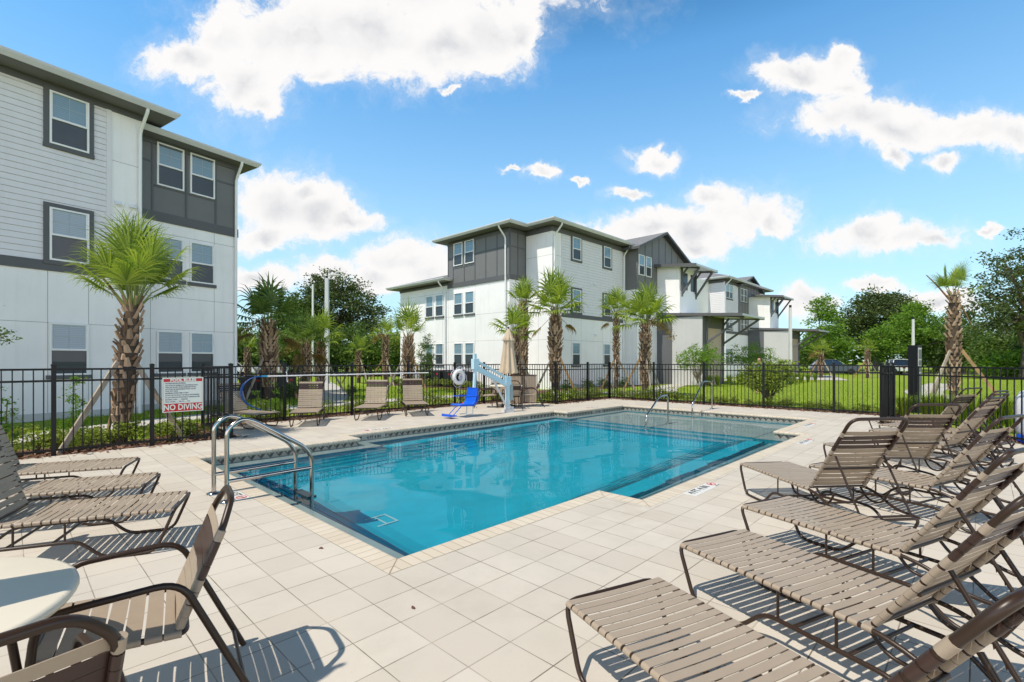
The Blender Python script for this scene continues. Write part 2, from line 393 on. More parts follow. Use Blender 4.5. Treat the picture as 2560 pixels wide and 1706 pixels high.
def bandmat(axis):                          # waterline tile: dark triangles between pale borders
    m = bpy.data.materials.new('waterline_tile'); m.use_nodes = True; t = NT(m.node_tree); b = m.node_tree.nodes['Principled BSDF']
    oc = t.n('ShaderNodeTexCoord').outputs['Object']; sp = t.n('ShaderNodeSeparateXYZ', {0: oc})
    fr = t.m('FRACT', t.m('DIVIDE', sp.outputs[axis], .1524)); zn = t.m('DIVIDE', t.m('ADD', sp.outputs[2], .155), .09)
    tri = t.m('LESS_THAN', t.m('ABSOLUTE', t.m('SUBTRACT', fr, .5)), t.m('MULTIPLY', zn, .48))
    inner = t.m('LESS_THAN', t.m('ABSOLUTE', t.m('SUBTRACT', fr, .38)), t.m('MULTIPLY', t.m('SUBTRACT', zn, .55), .42))
    inb = t.m('MULTIPLY', t.m('GREATER_THAN', zn, .06), t.m('LESS_THAN', zn, .94))
    n_ = t.noise(oc, 40, 4, .7)
    c = t.mix(t.m('MULTIPLY', tri, inb), t.mix(n_, (.16,.155,.13), (.40,.39,.33)), t.mix(n_, (.018,.020,.022), (.10,.095,.08)))
    c = t.mix(t.m('MULTIPLY', inner, inb), c, (.30,.29,.25))
    c = t.mix(inb, (.36,.35,.27), c)
    t.L.new(c, b.inputs['Base Color']); b.inputs['Roughness'].default_value = .25
    return m
band_u, band_v = bandmat(0), bandmat(1)
plaster = mat('pool_plaster', (.002,.43,.585), .8, var=(.10, 2.0))
plaster_s = mat('pool_shelf_plaster', (.30,.41,.41), .8, var=(.12, 2.5))
nosing = mat('step_nosing_tile', (.015,.06,.11), .4)
def watermat():
    m = bpy.data.materials.new('pool_water'); m.use_nodes = True; t = NT(m.node_tree); m.node_tree.nodes.clear()
    rf = t.n('ShaderNodeBsdfRefraction', {'Color': (1,1,1,1), 'Roughness': 0.0, 'IOR': 1.333}); gl = t.n('ShaderNodeBsdfGlossy', {'Roughness': 0.0})
    fr = t.m('MULTIPLY', t.n('ShaderNodeFresnel', {'IOR': 1.333}).outputs[0], .48)
    ms = t.n('ShaderNodeMixShader', {0: fr}); t.L.new(rf.outputs[0], ms.inputs[1]); t.L.new(gl.outputs[0], ms.inputs[2])
    o = t.n('ShaderNodeOutputMaterial'); t.L.new(ms.outputs[0], o.inputs[0]); return m
water_m = watermat()
def glassmat(name, blinds):
    m = bpy.data.materials.new(name); m.use_nodes = True; t = NT(m.node_tree); b = m.node_tree.nodes['Principled BSDF']
    oc = t.n('ShaderNodeTexCoord').outputs['Object']; sp = t.n('ShaderNodeSeparateXYZ', {0: oc})
    if blinds:
        fr = t.m('FRACT', t.m('DIVIDE', sp.outputs[2], .05))
        c = t.mix(t.n('ShaderNodeMapRange', {0: t.m('ABSOLUTE', t.m('SUBTRACT', fr, .5)), 1: .25, 2: .5}).outputs[0], (.15,.255,.33), (.07,.15,.21))
    oi = t.n('ShaderNodeObjectInfo').outputs['Random']
    if not blinds: c = t.mix(t.noise(oc, 2, 3), (.012,.020,.028), (.030,.042,.055))
    t.L.new(c, b.inputs['Base Color']); b.inputs['Roughness'].default_value = .5
    b.inputs['Coat Weight'].default_value = 1.0 if blinds else .35; b.inputs['Coat Roughness'].default_value = .01; b.inputs['Coat IOR'].default_value = 1.62
    return m
g_up, g_lo = glassmat('window_blinds', True), glassmat('window_screen', False)
# ------------------------------------------------------------------ ground, deck, pool
U0, U1, U2, U3 = .2066, 2.999, 9.7687, 12.9296
V0, V1, V2, V3 = -.3572, .2123, 5.8639, 6.3924
POOL = [(U0,V1),(U1,V1),(U1,V0),(U2,V0),(U2,V1),(U3,V1),(U3,V2),(U2,V2),(U2,V3),(U1,V3),(U1,V2),(U0,V2)]   # coping edge, CCW
def offset(poly, d):                       # outward for CCW
    n = len(poly); out = []
    for i in range(n):
        p, a, b = Vector(poly[i]), Vector(poly[i-1]), Vector(poly[(i+1) % n])
        e1 = (p - a).normalized(); e2 = (b - p).normalized()
        n1 = Vector((e1.y, -e1.x)); n2 = Vector((e2.y, -e2.x))
        out.append((p.x + (n1.x + n2.x) * d, p.y + (n1.y + n2.y) * d))
    return out
def fill(loops, z, M=None):
    bm = bmesh.new(); ed = []
    for lp in loops:
        vs = [bm.verts.new((x, y, z)) for x, y in lp]
        for i in range(len(vs)): ed.append(bm.edges.new((vs[i], vs[(i+1) % len(vs)])))
    bmesh.ops.triangle_fill(bm, use_beauty=True, use_dissolve=False, edges=ed)
    for f in bm.faces:
        if f.normal.z < 0: f.normal_flip()
    mb = MB(); bm.verts.ensure_lookup_table()
    mb.add([v.co.copy() for v in bm.verts], [tuple(v.index for v in f.verts) for f in bm.faces]); bm.free()
    return mb
DECK = [(-12,-10),(6.5,-10),(9.15,-6.1),(10.8,-4.05),(13.0,-1.22),(15.16,-1.22),(15.16,7.8),(11.66,7.8),(11.66,9.8),(1.38,9.8),(1.38,7.75),(-12,7.75)]
COPE = offset(POOL, .2066)
def signed(poly): return sum(poly[i-1][0]*poly[i][1]-poly[i][0]*poly[i-1][1] for i in range(len(poly)))
o = fill([DECK, COPE], 0.0); n_ = len(DECK)
for i in range(n_):
    a, b = DECK[i], DECK[(i+1) % n_]; o.quad((*a,-.3),(*b,-.3),(*b,0),(*a,0))
struct(o.build('pool_deck', deck_m, None, Mp))
g = fill([[(-900,-900),(900,-900),(900,900),(-900,900)], [tuple(P(x, y)[:2]) for x, y in offset(DECK, -.05)]], -.06)
struct(g.build('ground', lawn_m))
# coping with a bullnose edge
cope = MB(); n_ = len(POOL)
prof = [(.2066, .0015), (.03, .004), (.012, .0), (.002, -.012), (0, -.03), (.004, -.048), (.035, -.055)]
rings = [[(x, y, z) for x, y in offset(POOL, d)] for d, z in prof]
for i in range(n_):
    j = (i + 1) % n_; along_u = abs(POOL[i][1] - POOL[j][1]) < 1e-6
    for k in range(len(prof) - 1):
        cope.add([rings[k][i], rings[k][j], rings[k+1][j], rings[k+1][i]], [(0,1,2,3)], 0 if along_u else 1, k > 0)
# mitre joints
for i in range(n_):
    a, b = Vector(COPE[i]), Vector(POOL[i]); d = (b - a).normalized() ; nn = Vector((-d.y, d.x)) * .003
    cope.quad((*(a - nn), .0052), (*(a + nn), .0052), (*(b + nn - d*.02), .0062), (*(b - nn - d*.02), .0062), 2)
struct(cope.build('pool_coping', [cope_u, cope_v, mat('coping_joint', (.33,.24,.15), .9)], None, Mp))
WALLP = offset(POOL, .03)
wl = MB()
for i in range(n_):
    j = (i + 1) % n_; along_u = abs(POOL[i][1] - POOL[j][1]) < 1e-6; a, b = WALLP[i], WALLP[j]
    wl.quad((*b,-.17),(*a,-.17),(*a,-.05),(*b,-.05), 0 if along_u else 1)
struct(wl.build('waterline_tile', [band_u, band_v], None, Mp))
# basin: a height map on a cell grid (ledge, side benches, sun shelf, three steps, sloping floor)
def inside(u, v, poly):
    c = False
    for i in range(len(poly)):
        (x1, y1), (x2, y2) = poly[i-1], poly[i]
        if (y1 > v) != (y2 > v) and u < (x2-x1)*(v-y1)/(y2-y1)+x1: c = not c
    return c
LEDGE = offset(WALLP, -.345); ub = sorted(set([round(x, 4) for p in (WALLP, LEDGE) for x, _ in p] + [9.17, 9.47, 9.77] + [U0+1.5*i for i in range(9)] + [LEDGE[0][0] + q for q in (.08,.18,.3,.45,.62,.8,1.0)]))
vb = sorted(set([round(y, 4) for p in (WALLP, LEDGE) for _, y in p] + [V1, V2] + [LEDGE[0][1] + q for q in (.08,.18,.3,.45,.62,.8,1.0)] + [LEDGE[-1][1] - q for q in (.08,.18,.3,.45,.62,.8,1.0)]))
def fz(u, v=3.0):                           # sloping floor, coved up into the walls
    d = min(u - LEDGE[0][0], max(v - LEDGE[0][1], 0), max(LEDGE[-1][1] - v, 0)); b = -1.20 - .38 * max(0, (8 - u) / 8)
    return b + (.95 * (1 - max(d, 0) / 1.0) ** 1.7 if d < 1.0 else 0)
def depth(u, v):
    if not inside(u, v, WALLP): return None
    if not inside(u, v, LEDGE): return -.195, 1
    if u > 9.77: return -.40, 1
    if v < V1 or v > V2: return -.62, 2
    if u > 9.47: return -.66, 2
    if u > 9.17: return -.92, 2
    return fz(u, v), 0
basin = MB(); cells = {}
for i in range(len(ub)-1):
    for j in range(len(vb)-1): cells[i, j] = depth((ub[i]+ub[i+1])/2, (vb[j]+vb[j+1])/2)
def cz(i, j):
    c = cells.get((i, j)); return c[0] if c else -.17
for (i, j), c in cells.items():
    if not c: continue
    u0, u1, v0, v1 = ub[i], ub[i+1], vb[j], vb[j+1]; z = c[0]
    zf = (lambda p: fz(*p)) if c[1] == 0 else (lambda p: z)
    basin.add([(*p, zf(p)) for p in ((u0,v0),(u1,v0),(u1,v1),(u0,v1))], [(0,1,2,3)], c[1], False)
    for di, dj, p, q in ((-1,0,(u0,v0),(u0,v1)),(1,0,(u1,v1),(u1,v0)),(0,-1,(u1,v0),(u0,v0)),(0,1,(u0,v1),(u1,v1))):
        zn = cz(i+di, j+dj)
        if zn > z + 1e-4 and not (c[1] == 0 and cells.get((i+di, j+dj)) and cells[i+di, j+dj][1] == 0):
            zp, zq = zf(p), zf(q)
            basin.quad((*p,zp),(*q,zq),(*q,zn),(*p,zn), 0)
        elif zn < z - .1 and cells.get((i+di, j+dj)):        # dark nosing tile on the edge of a step
            mx, my = (u0+u1)/2, (v0+v1)/2; iu = lambda a, t: a
            ins = [(a + (.018 if a == u0 else -.018) * abs(di), b + (.018 if b == v0 else -.018) * abs(dj)) for a, b in (p, q)]
            basin.quad((*p, z+.004), (*q, z+.004), (*ins[1], z+.004), (*ins[0], z+.004), 3)
plaster_b = mat('pool_bench_plaster', (.15,.36,.44), .8, var=(.10, 2.0))
basin_o = struct(basin.build('pool_basin', [plaster, plaster_s, plaster_b, nosing], None, Mp)); basin_o.cycles.is_caustics_receiver = True
# water: gently waved sheet reaching just behind the tile
nu, nv = 330, 180; us = np.linspace(0.1, 13.05, nu); vs_ = np.linspace(-.45, 6.5, nv); Ug, Vg = np.meshgrid(us, vs_, indexing='ij')
rs = np.random.RandomState(4); Z = np.zeros_like(Ug)
for k in range(26):
    wl_ = rs.uniform(.22, 1.6); a = rs.uniform(0, 2*np.pi); ph = rs.uniform(0, 6.28)
    Z += .00030 * wl_ ** 1.15 * np.sin(2*np.pi/wl_*(Ug*np.cos(a)+Vg*np.sin(a)) + ph + .8*np.sin(.7*Ug+.5*Vg+k))
Vw = np.stack([Ug.ravel(), Vg.ravel(), (-.15 + Z).ravel()], 1)
I, J = np.meshgrid(np.arange(nu-1), np.arange(nv-1), indexing='ij'); q0 = (I*nv+J).ravel()
water_o = struct(npmesh('pool_water', Vw, np.stack([q0, q0+nv, q0+nv+1, q0+1], 1), water_m, None, Mp, True)); water_o.cycles.is_caustics_caster = True
# paths, beds, parking
def ribbon(name, pts, wd, z, m, kind='structure'):
    mb = MB(); pts = fillet([(x, y, 0) for x, y in pts], 3, 8); n = len(pts); L_ = []
    for i, p in enumerate(pts):
        t = (pts[min(i+1, n-1)] - pts[max(i-1, 0)]).normalized(); nn = Vector((-t.y, t.x, 0)) * wd / 2
        L_.append((p + nn, p - nn))
    for i in range(n-1):
        a, b = L_[i]; c, d = L_[i+1]; mb.quad((a.x,a.y,z),(b.x,b.y,z),(d.x,d.y,z),(c.x,c.y,z))
    o = mb.build(name, m); o['kind'] = kind; return o
ribbon('path', [(-11.6,4),(-10.3,8.6),(-9.75,12),(-8.0,15.8),(-5.9,18.6),(-3.0,21.6),(-1.2,22.4)], 1.25, -.045, conc)
ribbon('path', [(-7.0,17.4),(-7.6,21),(-10.0,27),(-14,36)], 1.25, -.0405, conc)
ribbon('path', [(2.5,24.6),(7.3,23.6),(9.5,30),(15,38),(24,46)], 1.3, -.043, conc)
ribbon('path', [(14.5,13),(20,24),(30,34)], 1.5, -.0445, conc)
pad = MB(); pad.quad((23,41,-.035),(27,39,-.035),(34,52,-.035),(30,54,-.035)); struct(pad.build('pavement', conc))
rd = MB(); rd.quad((-70,38,-.03),(-2,52,-.03),(-2,64,-.03),(-70,56,-.03)); struct(rd.build('road', tar))
rd = MB(); rd.quad((26,66,-.03),(80,44,-.03),(84,50,-.03),(30,74,-.03)); struct(rd.build('road', tar))
def strip(name, a, b, d, z, m, M=Mp):      # bed strip from a to b (u,v), d to its left
    a, b = Vector(a), Vector(b); t = (b - a).normalized(); nn = Vector((-t.y, t.x)) * d
    mb = MB(); k = max(2, int((b - a).length / .5)); rnd = random.Random(int(a.x*100+b.y*10))
    pts = [a.lerp(b, i / k) for i in range(k+1)]; out = [p + nn * rnd.uniform(.85, 1.15) for p in pts]
    for i in range(k): mb.quad((*pts[i], z), (*pts[i+1], z), (*out[i+1], z), (*out[i], z))
    o = mb.build(name, m, None, M); o['kind'] = 'structure'; return o
BEDS = [((-12,7.7),(1.5,7.7),1.35),((1.32,7.8),(1.32,9.9),1.0),((.6,9.75),(12.2,9.75),1.3),((11.6,9.9),(11.6,7.75),-1.2),((11.6,7.75),(15.4,7.75),1.3),((15.1,8.6),(15.1,-1.5),1.3),((15.4,-1.27),(13.0,-1.27),1.1),((13.05,-1.2),(9.0,-6.2),1.2)]
for i, (a, b, d) in enumerate(BEDS): strip('mulch_bed', a, b, d, -.034 + i * .0011, mulch_m)
bld = MB(); bld.quad((-1.6,-1.6,-.037),(-1.6,14.5,-.037),(-3.6,14.5,-.037),(-3.6,-1.6,-.037)); struct(bld.build('mulch_bed', mulch_m, None, Mr))
bld = MB(); bld.quad((-1.6,-1.7,-.0385),(10,-1.7,-.0385),(10,0,-.0385),(-1.6,0,-.0385)); struct(bld.build('mulch_bed', mulch_m, None, Mr))
# loose mulch chips near the fence: nobody could count them
rnd = random.Random(3); V = []; Q = []
for (a, b, d) in BEDS:
    a, b = Vector(a), Vector(b); t = (b - a); n_l = t.length; t.normalize(); nn = Vector((-t.y, t.x)) * (1 if d > 0 else -1)
    for i in range(int(n_l * abs(d) * 170)):
        s_, e = rnd.uniform(0, n_l), rnd.uniform(-.04, abs(d) * .95) if rnd.random() < .97 else rnd.uniform(-.25, 0)
        p = a + t * s_ + nn * e; w3 = P(p.x, p.y, 0)
        if e < 0: w3.z = .006
        else: w3.z = -.02 + rnd.uniform(0, .02)
        l, w_ = rnd.uniform(.02, .055), rnd.uniform(.008, .022); an = rnd.uniform(0, 6.28); ti = rnd.uniform(-.5, .5)
        x = Vector((math.cos(an), math.sin(an), ti)) * l; y = Vector((-math.sin(an), math.cos(an), rnd.uniform(-.4, .4))) * w_
        k = len(V); V += [w3 - x - y, w3 + x - y, w3 + x + y, w3 - x + y]; Q.append((k, k+1, k+2, k+3))
o = npmesh('mulch_chips', V, Q, chip_m); tag(o, 'loose brown bark mulch chips along the foot of the black fence', 'mulch', None, 'stuff')
# grass blades on the nearer lawn
def blades(n, region, h0, h1, seed):
    rs = np.random.RandomState(seed); pts = []
    while len(pts) < n:
        p = region(rs)
        if p is not None: pts.append(p)
    p = np.array(pts); n = len(p); an = rs.uniform(0, 6.28, n); h = rs.uniform(h0, h1, n); w_ = rs.uniform(.006, .014, n)
    dx, dy = np.cos(an), np.sin(an); le = rs.normal(0, .35, (n, 2)) * h[:, None]
    V = np.empty((n, 3, 3)); V[:, 0, 0] = p[:,0]-dx*w_; V[:, 0, 1] = p[:,1]-dy*w_; V[:, 1, 0] = p[:,0]+dx*w_; V[:, 1, 1] = p[:,1]+dy*w_; V[:, :2, 2] = -.06
    V[:, 2, 0] = p[:,0]+le[:,0]; V[:, 2, 1] = p[:,1]+le[:,1]; V[:, 2, 2] = -.06+h
    return V.reshape(-1, 3)
def near_left(rs):
    y = rs.uniform(9, 30); x = -rs.uniform(.12, .95) * y
    if x > -3.2: return None
    q = Mp.inverted() @ Vector((x, y, 0))
    if q.y < 9.1 and q.x < 1.3 or q.y < 11.1 and q.x >= 1.3: return None
    px_, py_ = x, y                            # keep off the path
    for (a, b) in PSEG:
        ab = b - a; t = max(0, min(1, (Vector((x, y)) - a).dot(ab) / ab.dot(ab)))
        if (Vector((x, y)) - a - ab * t).length < .68: return None
    return x, y
PSEG = [(Vector(a), Vector(b)) for pl in ([(-11.6,4),(-10.3,8.6),(-9.75,12),(-8.0,15.8),(-5.9,18.6),(-3.0,21.6),(-1.2,22.4)], [(-7.0,17.4),(-7.6,21),(-10.0,27),(-14,36)]) for a, b in zip(pl, pl[1:])]
def near_right(rs):
    y = 12 + 26 * rs.uniform() ** 1.6; x = rs.uniform(.25, 1.15) * y
    q = Mp.inverted() @ Vector((x, y, 0))
    if q.x < 16.5 and q.y > -2 or q.x < 14.4 and q.y > -3 : return None
    if q.x - 13.2 < (q.y + 1.3) * .87 + 1.2: return None
    return x, y
Vb = np.concatenate([blades(26000, near_left, .05, .12, 1), blades(34000, near_right, .03, .07, 2)])
o = npmesh('grass', Vb, np.arange(len(Vb)).reshape(-1, 3), grass_l); tag(o, 'short bright green grass of the lawn beyond the black fence', 'grass', None, 'stuff')

# ------------------------------------------------------------------ black aluminium fence
def fence_run(pts, label, group='black picket fence runs', skip_end=False):
    """pts in world xy; one Empty per straight run, each post and each picket panel a part"""
    o = thing('picket_fence', label, 'fence', loc=(pts[0][0], pts[0][1], 0), group=group)
    org = Vector((pts[0][0], pts[0][1], 0))
    for i, p in enumerate(pts):
        if skip_end and i == len(pts) - 1: continue
        x, y = p[0] - org.x, p[1] - org.y; ang = math.atan2(pts[-1][1]-pts[0][1], pts[-1][0]-pts[0][0])
        M = Matrix.Translation((x, y, 0)) @ Matrix.Rotation(ang, 4, 'Z'); mb = MB()
        h = .031; mb.obox(M, (-h,-h,-.06), (h,h,1.462)); mb.obox(M, (-h-.005,-h-.005,1.462), (h+.005,h+.005,1.484))
        k = h + .005
        mb.add([M @ Vector(q) for q in ((-k,-k,1.484),(k,-k,1.484),(k,k,1.484),(-k,k,1.484),(0,0,1.5))], [(0,1,4),(1,2,4),(2,3,4),(3,0,4)])
        mb.build('post', black_al, o)
    for a, b in zip(pts, pts[1:]):
        a = Vector((a[0]-org.x, a[1]-org.y, 0)); b = Vector((b[0]-org.x, b[1]-org.y, 0)); t = (b - a); L_ = t.length; t.normalize()
        M = Matrix.Translation(a) @ Matrix.Rotation(math.atan2(t.y, t.x), 4, 'Z'); mb = MB(); e = .0305
        for z in (1.405, 1.215, .075): mb.obox(M, (e, -.0145, z-.0165), (L_-e, .0145, z+.0165))
        k = round((L_ - .06) / .115)
        for i in range(1, k):
            x = L_ * i / k; mb.obox(M, (x-.008,-.008,.03), (x+.008,.008,1.400))
        mb.build('picket_panel', black_al, o)
    return o
def puv(l): return [tuple(P(u, v)[:2]) for u, v in l]
fence_run(puv([(x, 7.9) for x in (-7.96,-6.64,-5.32,-4.0,-2.69,-1.38,-.06,1.25)]), 'black picket fence run carrying the pool rules sign by the big near palm')
fence_run(puv([(1.25,7.931),(1.25,9.919)]), 'short black fence return seen nearly edge-on beside the pool rules sign', skip_end=True)
fence_run(puv([(1.25,9.95),(3.1,9.95),(4.98,9.95),(6.89,9.95),(8.78,9.95),(10.15,9.95),(11.8,9.95)]), 'long black picket fence run carrying the white pole and the life ring')
fence_run(puv([(11.8,9.919),(11.8,7.981)]), 'short black fence return behind the closed umbrella and the slatted bins', skip_end=True)
fence_run(puv([(11.8,7.95),(13.78,7.95),(15.3,7.95)]), 'black picket fence run at the far pool corner between the umbrella and the handrails')
fence_run(puv([(15.3,7.919),(15.3,5.96),(15.3,4.03),(15.3,2.06),(15.3,.1),(15.3,-1.3)]), 'black picket fence run across the far pool end before the round shrub')
fence_run(puv([(15.269,-1.3),(14.3,-1.3),(13.23,-1.3)]), 'short dense black fence return beside the directory post, behind the right loungers', skip_end=True)
fence_run([tuple(P(13.2,-1.3)[:2]), (9.63, 8.95), (10.0, 5.8)], 'black picket fence run in front of the braced palm, behind the right loungers')
# ------------------------------------------------------------------ buildings
FACE_L = Matrix.Rotation(R(-90), 4, 'Z')             # for faces whose outward side is -x of the building frame
muntin_m = mat('window_muntin', (.36,.40,.42), .5)
def window(parent, M, w_, h_, trim=None, sill=True, y=-.03, mull=True):
    """M: face frame (x to the right seen from outside, z up, -y outward); window box w x h from the origin"""
    mb = MB(); f = .045; d0, d1 = -.062, .01
    for lo, hi in (((0,d0,0),(f,d1,h_)), ((w_-f,d0,0),(w_,d1,h_)), ((f,d0,h_-f),(w_-f,d1,h_)), ((f,d0,0),(w_-f,d1,f)), ((f,-.056,h_*.49-.025),(w_-f,d1,h_*.49+.025))): mb.obox(M, lo, hi)
    for lo, hi in (((f,-.036,h_*.49+.025),(f+.022,d1,h_-f)), ((w_-f-.022,-.036,h_*.49+.025),(w_-f,d1,h_-f))): mb.obox(M, lo, hi)
    o = mb.build('window', white, parent)
    if mull:
        mb = MB(); zc = h_ * .745; mb.obox(M, (w_/2-.006,-.022,h_*.49+.02),(w_/2+.006,-.019,h_-.04)); mb.obox(M, (.04,-.0225,zc-.006),(w_-.04,-.0195,zc+.006)); mb.build('muntin', muntin_m, o)
    a = MB(); a.quad(M@Vector((.03,-.018,h_*.48)), M@Vector((w_-.03,-.018,h_*.48)), M@Vector((w_-.03,-.018,h_-.03)), M@Vector((.03,-.018,h_-.03))); a.build('upper_pane', g_up, o)
    a = MB(); a.quad(M@Vector((.03,-.014,.03)), M@Vector((w_-.03,-.014,.03)), M@Vector((w_-.03,-.014,h_*.49)), M@Vector((.03,-.014,h_*.49))); a.build('lower_pane', g_lo, o)
    if trim:
        mb = MB(); t = .115; e = -.034
        mb.obox(M, (-t,e,-.0),(0,.01,h_+.0)); mb.obox(M, (w_,e,0),(w_+t,.01,h_)); mb.obox(M, (-t,e-.004,h_),(w_+t,.01,h_+t))
        mb.obox(M, (-t-.01,e-.012,-t),(w_+t+.01,.01,0)); mb.build('surround', trimg, o)
    elif sill:
        mb = MB(); mb.obox(M, (-.06,-.07,-.11),(w_+.06,.01,0)); mb.build('sill', trimg, o)
    return o
def siding_face(parent, M, x0, x1, z0, z1, name='siding'):
    mb = MB(); z = z0; e = .163
    while z < z1 - .01:
        t = min(z + e, z1); mb.quad(M@Vector((x0,-.030,z+.007)), M@Vector((x1,-.030,z+.007)), M@Vector((x1,-.012,t)), M@Vector((x0,-.012,t)))
        mb.quad(M@Vector((x0,-.004,z+.007)), M@Vector((x1,-.004,z+.007)), M@Vector((x1,-.030,z+.007)), M@Vector((x0,-.030,z+.007))); mb.quad(M@Vector((x0,-.004,z)), M@Vector((x1,-.004,z)), M@Vector((x1,-.004,z+.007)), M@Vector((x0,-.004,z+.007)), 1); z = t
    mb.obox(M, (x1,-.04,z0),(x1+.12,.0,z1)); mb.obox(M, (x0-.02,-.04,z0),(x0,.0,z1))
    return mb.build(name, [siding, lap_shade_d], parent)
def joints(parent, M, lines):
    mb = MB()
    for (x0, z0, x1, z1) in lines:
        if x0 == x1: mb.obox(M, (x0-.006,-.0022,z0),(x0+.006,.0,z1))
        else: mb.obox(M, (x0,-.0024,z0-.006),(x1,.0,z0+.006))
    return mb.build('stucco_joint', joint_m, parent)
lap_shade_d = mat('siding_lap_shade', (.10,.10,.10), .9)  # dark strip colour standing in for the shadow under each siding lap
joint_m = mat('stucco_joint', (.30,.30,.285), .9)
def downspout(parent, M, x, z0, z1, reach=.62, kick=None):
    """gutter outlet reach m out, elbow back to the wall, down to z0"""
    pts = [(x,-reach,z1), (x,-reach,z1-.12), (x,-.10,z1-.62)] + ([(x,-.10,kick+.15),(x,-.03,kick-.12)] if False else []) + [(x,-.07,z0)]
    mb = MB(); mb.tube([M @ Vector(p) for p in fillet([Vector(p) for p in pts], .12, 4)], .048, 8); return mb.build('downspout', white, parent)
def vent(parent, M, x, z):
    mb = MB(); mb.obox(M, (x-.09,-.02,z-.09),(x+.09,0,z+.09)); mb.add([M@Vector(p) for p in ((x-.08,-.02,z+.08),(x+.08,-.02,z+.08),(x+.08,-.12,z-.04),(x-.08,-.12,z-.04),(x-.08,-.02,z-.06),(x+.08,-.02,z-.06))], [(0,1,2,3),(3,2,5,4),(0,3,4),(1,5,2)]); return mb.build('dryer_vent', white, parent)
def battens(parent, M, xs, hs, mat_=None):
    mb = MB()
    for x, z0, z1 in xs: mb.obox(M, (x-.03,-.02,z0),(x+.03,0,z1))
    for x0, x1, z in hs: mb.obox(M, (x0,-.017,z-.03),(x1,0,z+.03))
    return mb.build('batten', mat_ or trimg, parent)
def hip_roof(parent, x0, x1, y0, y1, ze, rise, oh=.75, inset=None, name='roof'):
    """gutter-edged low hip roof over the rectangle; ze = gutter top"""
    X0, X1, Y0, Y1 = x0-oh, x1+oh, y0-oh, y1+oh; d = min(X1-X0, Y1-Y0) / 2 if inset is None else inset
    mb = MB(); zt = ze + rise
    e = [(X0,Y0,ze),(X1,Y0,ze),(X1,Y1,ze),(X0,Y1,ze)]; t = [(X0+d,Y0+d,zt),(X1-d,Y0+d,zt),(X1-d,Y1-d,zt),(X0+d,Y1-d,zt)]
    mb.add(e + t, [(0,1,5,4),(1,2,6,5),(2,3,7,6),(3,0,4,7),(4,5,6,7)], 0)
    o = mb.build(name, roofsh, parent)
    s_ = MB(); zs = ze - .16; g = .10
    s_.quad((X0+g,Y1-g,zs),(X1-g,Y1-g,zs),(X1-g,Y0+g,zs),(X0+g,Y0+g,zs)); s_.build('soffit', soffit, o)
    gt = MB()                                     # K-style gutter: sloped face, lip
    pr = [(.10,-.155),(.075,-.155),(.0,-.06),(-.012,-.035),(-.012,0.012),(.02,.016),(.06,.010)]
    for k in range(len(pr)-1):
        (d0, h0), (d1, h1) = pr[k], pr[k+1]; q = lambda d_, h_: [(X0+d_,Y0+d_,ze+h_),(X1-d_,Y0+d_,ze+h_),(X1-d_,Y1-d_,ze+h_),(X0+d_,Y1-d_,ze+h_)]
        a, b = q(d0, h0), q(d1, h1)
        for i in range(4): j = (i+1) % 4; gt.quad(a[i], a[j], b[j], b[i])
    gt.build('gutter', gutter_m, o); return o
I4 = Matrix.Identity(4)
def T(x=0, y=0, z=0): return Matrix.Translation((x, y, z))
LV = (1.15, 4.27, 7.42)                      # window sills
# ---- left building
bl = thing('apartment_building', 'near three storey apartment building with siding and charcoal panels behind the big palm', 'building', matrix=Ml)
B_ = MB(); B_.box((-14, 0, -.3), (2.1, 12, 9.0)); B_.box((2.1, .75, -.3), (5.36, 12, 8.8)); B_.build('wall', stucco, bl)
siding_face(bl, T(), -12, 1.22, 4.24, 8.9)
mb = MB(); mb.box((-14,-.045,3.98),(1.36,0,4.24)); mb.box((-14,-.05,8.885),(2.1,0,9.05)); mb.build('trim_band', trimg, bl)
for k in range(4):
    for i, z in enumerate(LV): window(bl, T(-.03 - 2.9*k, -.03 if i else 0, z), .84, 1.43, trim=(i > 0), sill=True)
# charcoal bay, recessed
G = T(0, .75, 0)
mb = MB(); mb.box((2.1, .73, 6.16), (5.375, .76, 8.72)); mb.box((5.36, .75, 6.16),(5.378, 8, 8.72)); mb.build('panel', panelg, bl)
mb = MB(); mb.box((2.1,.70,6.12),(5.40,.75,6.42)); mb.box((2.1,.69,8.60),(5.40,.75,8.82)); mb.box((5.36,.7,6.12),(5.41,8,6.42)); mb.build('trim_band', trimg, bl)
battens(bl, T(0,.73,0), [(x, 6.42, 8.6) for x in (2.16,2.66,3.66,4.62,5.33)], [(2.13,2.63,8.02),(4.65,5.3,8.02),(2.7,4.6,7.26)])
for x in (2.78, 3.77):
    window(bl, T(x, .73, 7.30), .80, 1.40, None, False); window(bl, T(x, .75, 4.25), .80, 1.40); window(bl, T(x, .75, 1.13), .80, 1.40)
joints(bl, G, [(4.58,.3,4.58,6.1),(2.62,.3,2.62,6.1),(2.1,2.58,5.36,2.58),(2.1,3.66,5.36,3.66),(2.1,5.75,5.36,5.75)])
joints(bl, T(), [(-.05-2.9*k,-.1,-.05-2.9*k,3.98) for k in range(4)] + [(.82-2.9*k,-.1,.82-2.9*k,3.98) for k in range(4)] + [(-13,2.58,2.1,2.58),(1.36,5.7,2.1,5.7),(1.36,7.45,2.1,7.45)])
hip_roof(bl, -14, 2.1, 0, 12, 9.22, 1.6, .75); hip_roof(bl, 1.5, 5.36, .75, 12, 8.93, 1.0, .6)
downspout(bl, T(), 2.03, -.1, 9.12); downspout(bl, G, 5.30, -.1, 8.83, .5)
vent(bl, T(), 1.5, 6.2); vent(bl, T(), 1.86, 6.2)
mb = MB(); mb.box((-14.03,-.03,-.3),(2.13,.0,.14)); mb.box((2.1,.72,-.3),(5.39,.75,.14)); mb.build('plinth', stucco_band, bl)
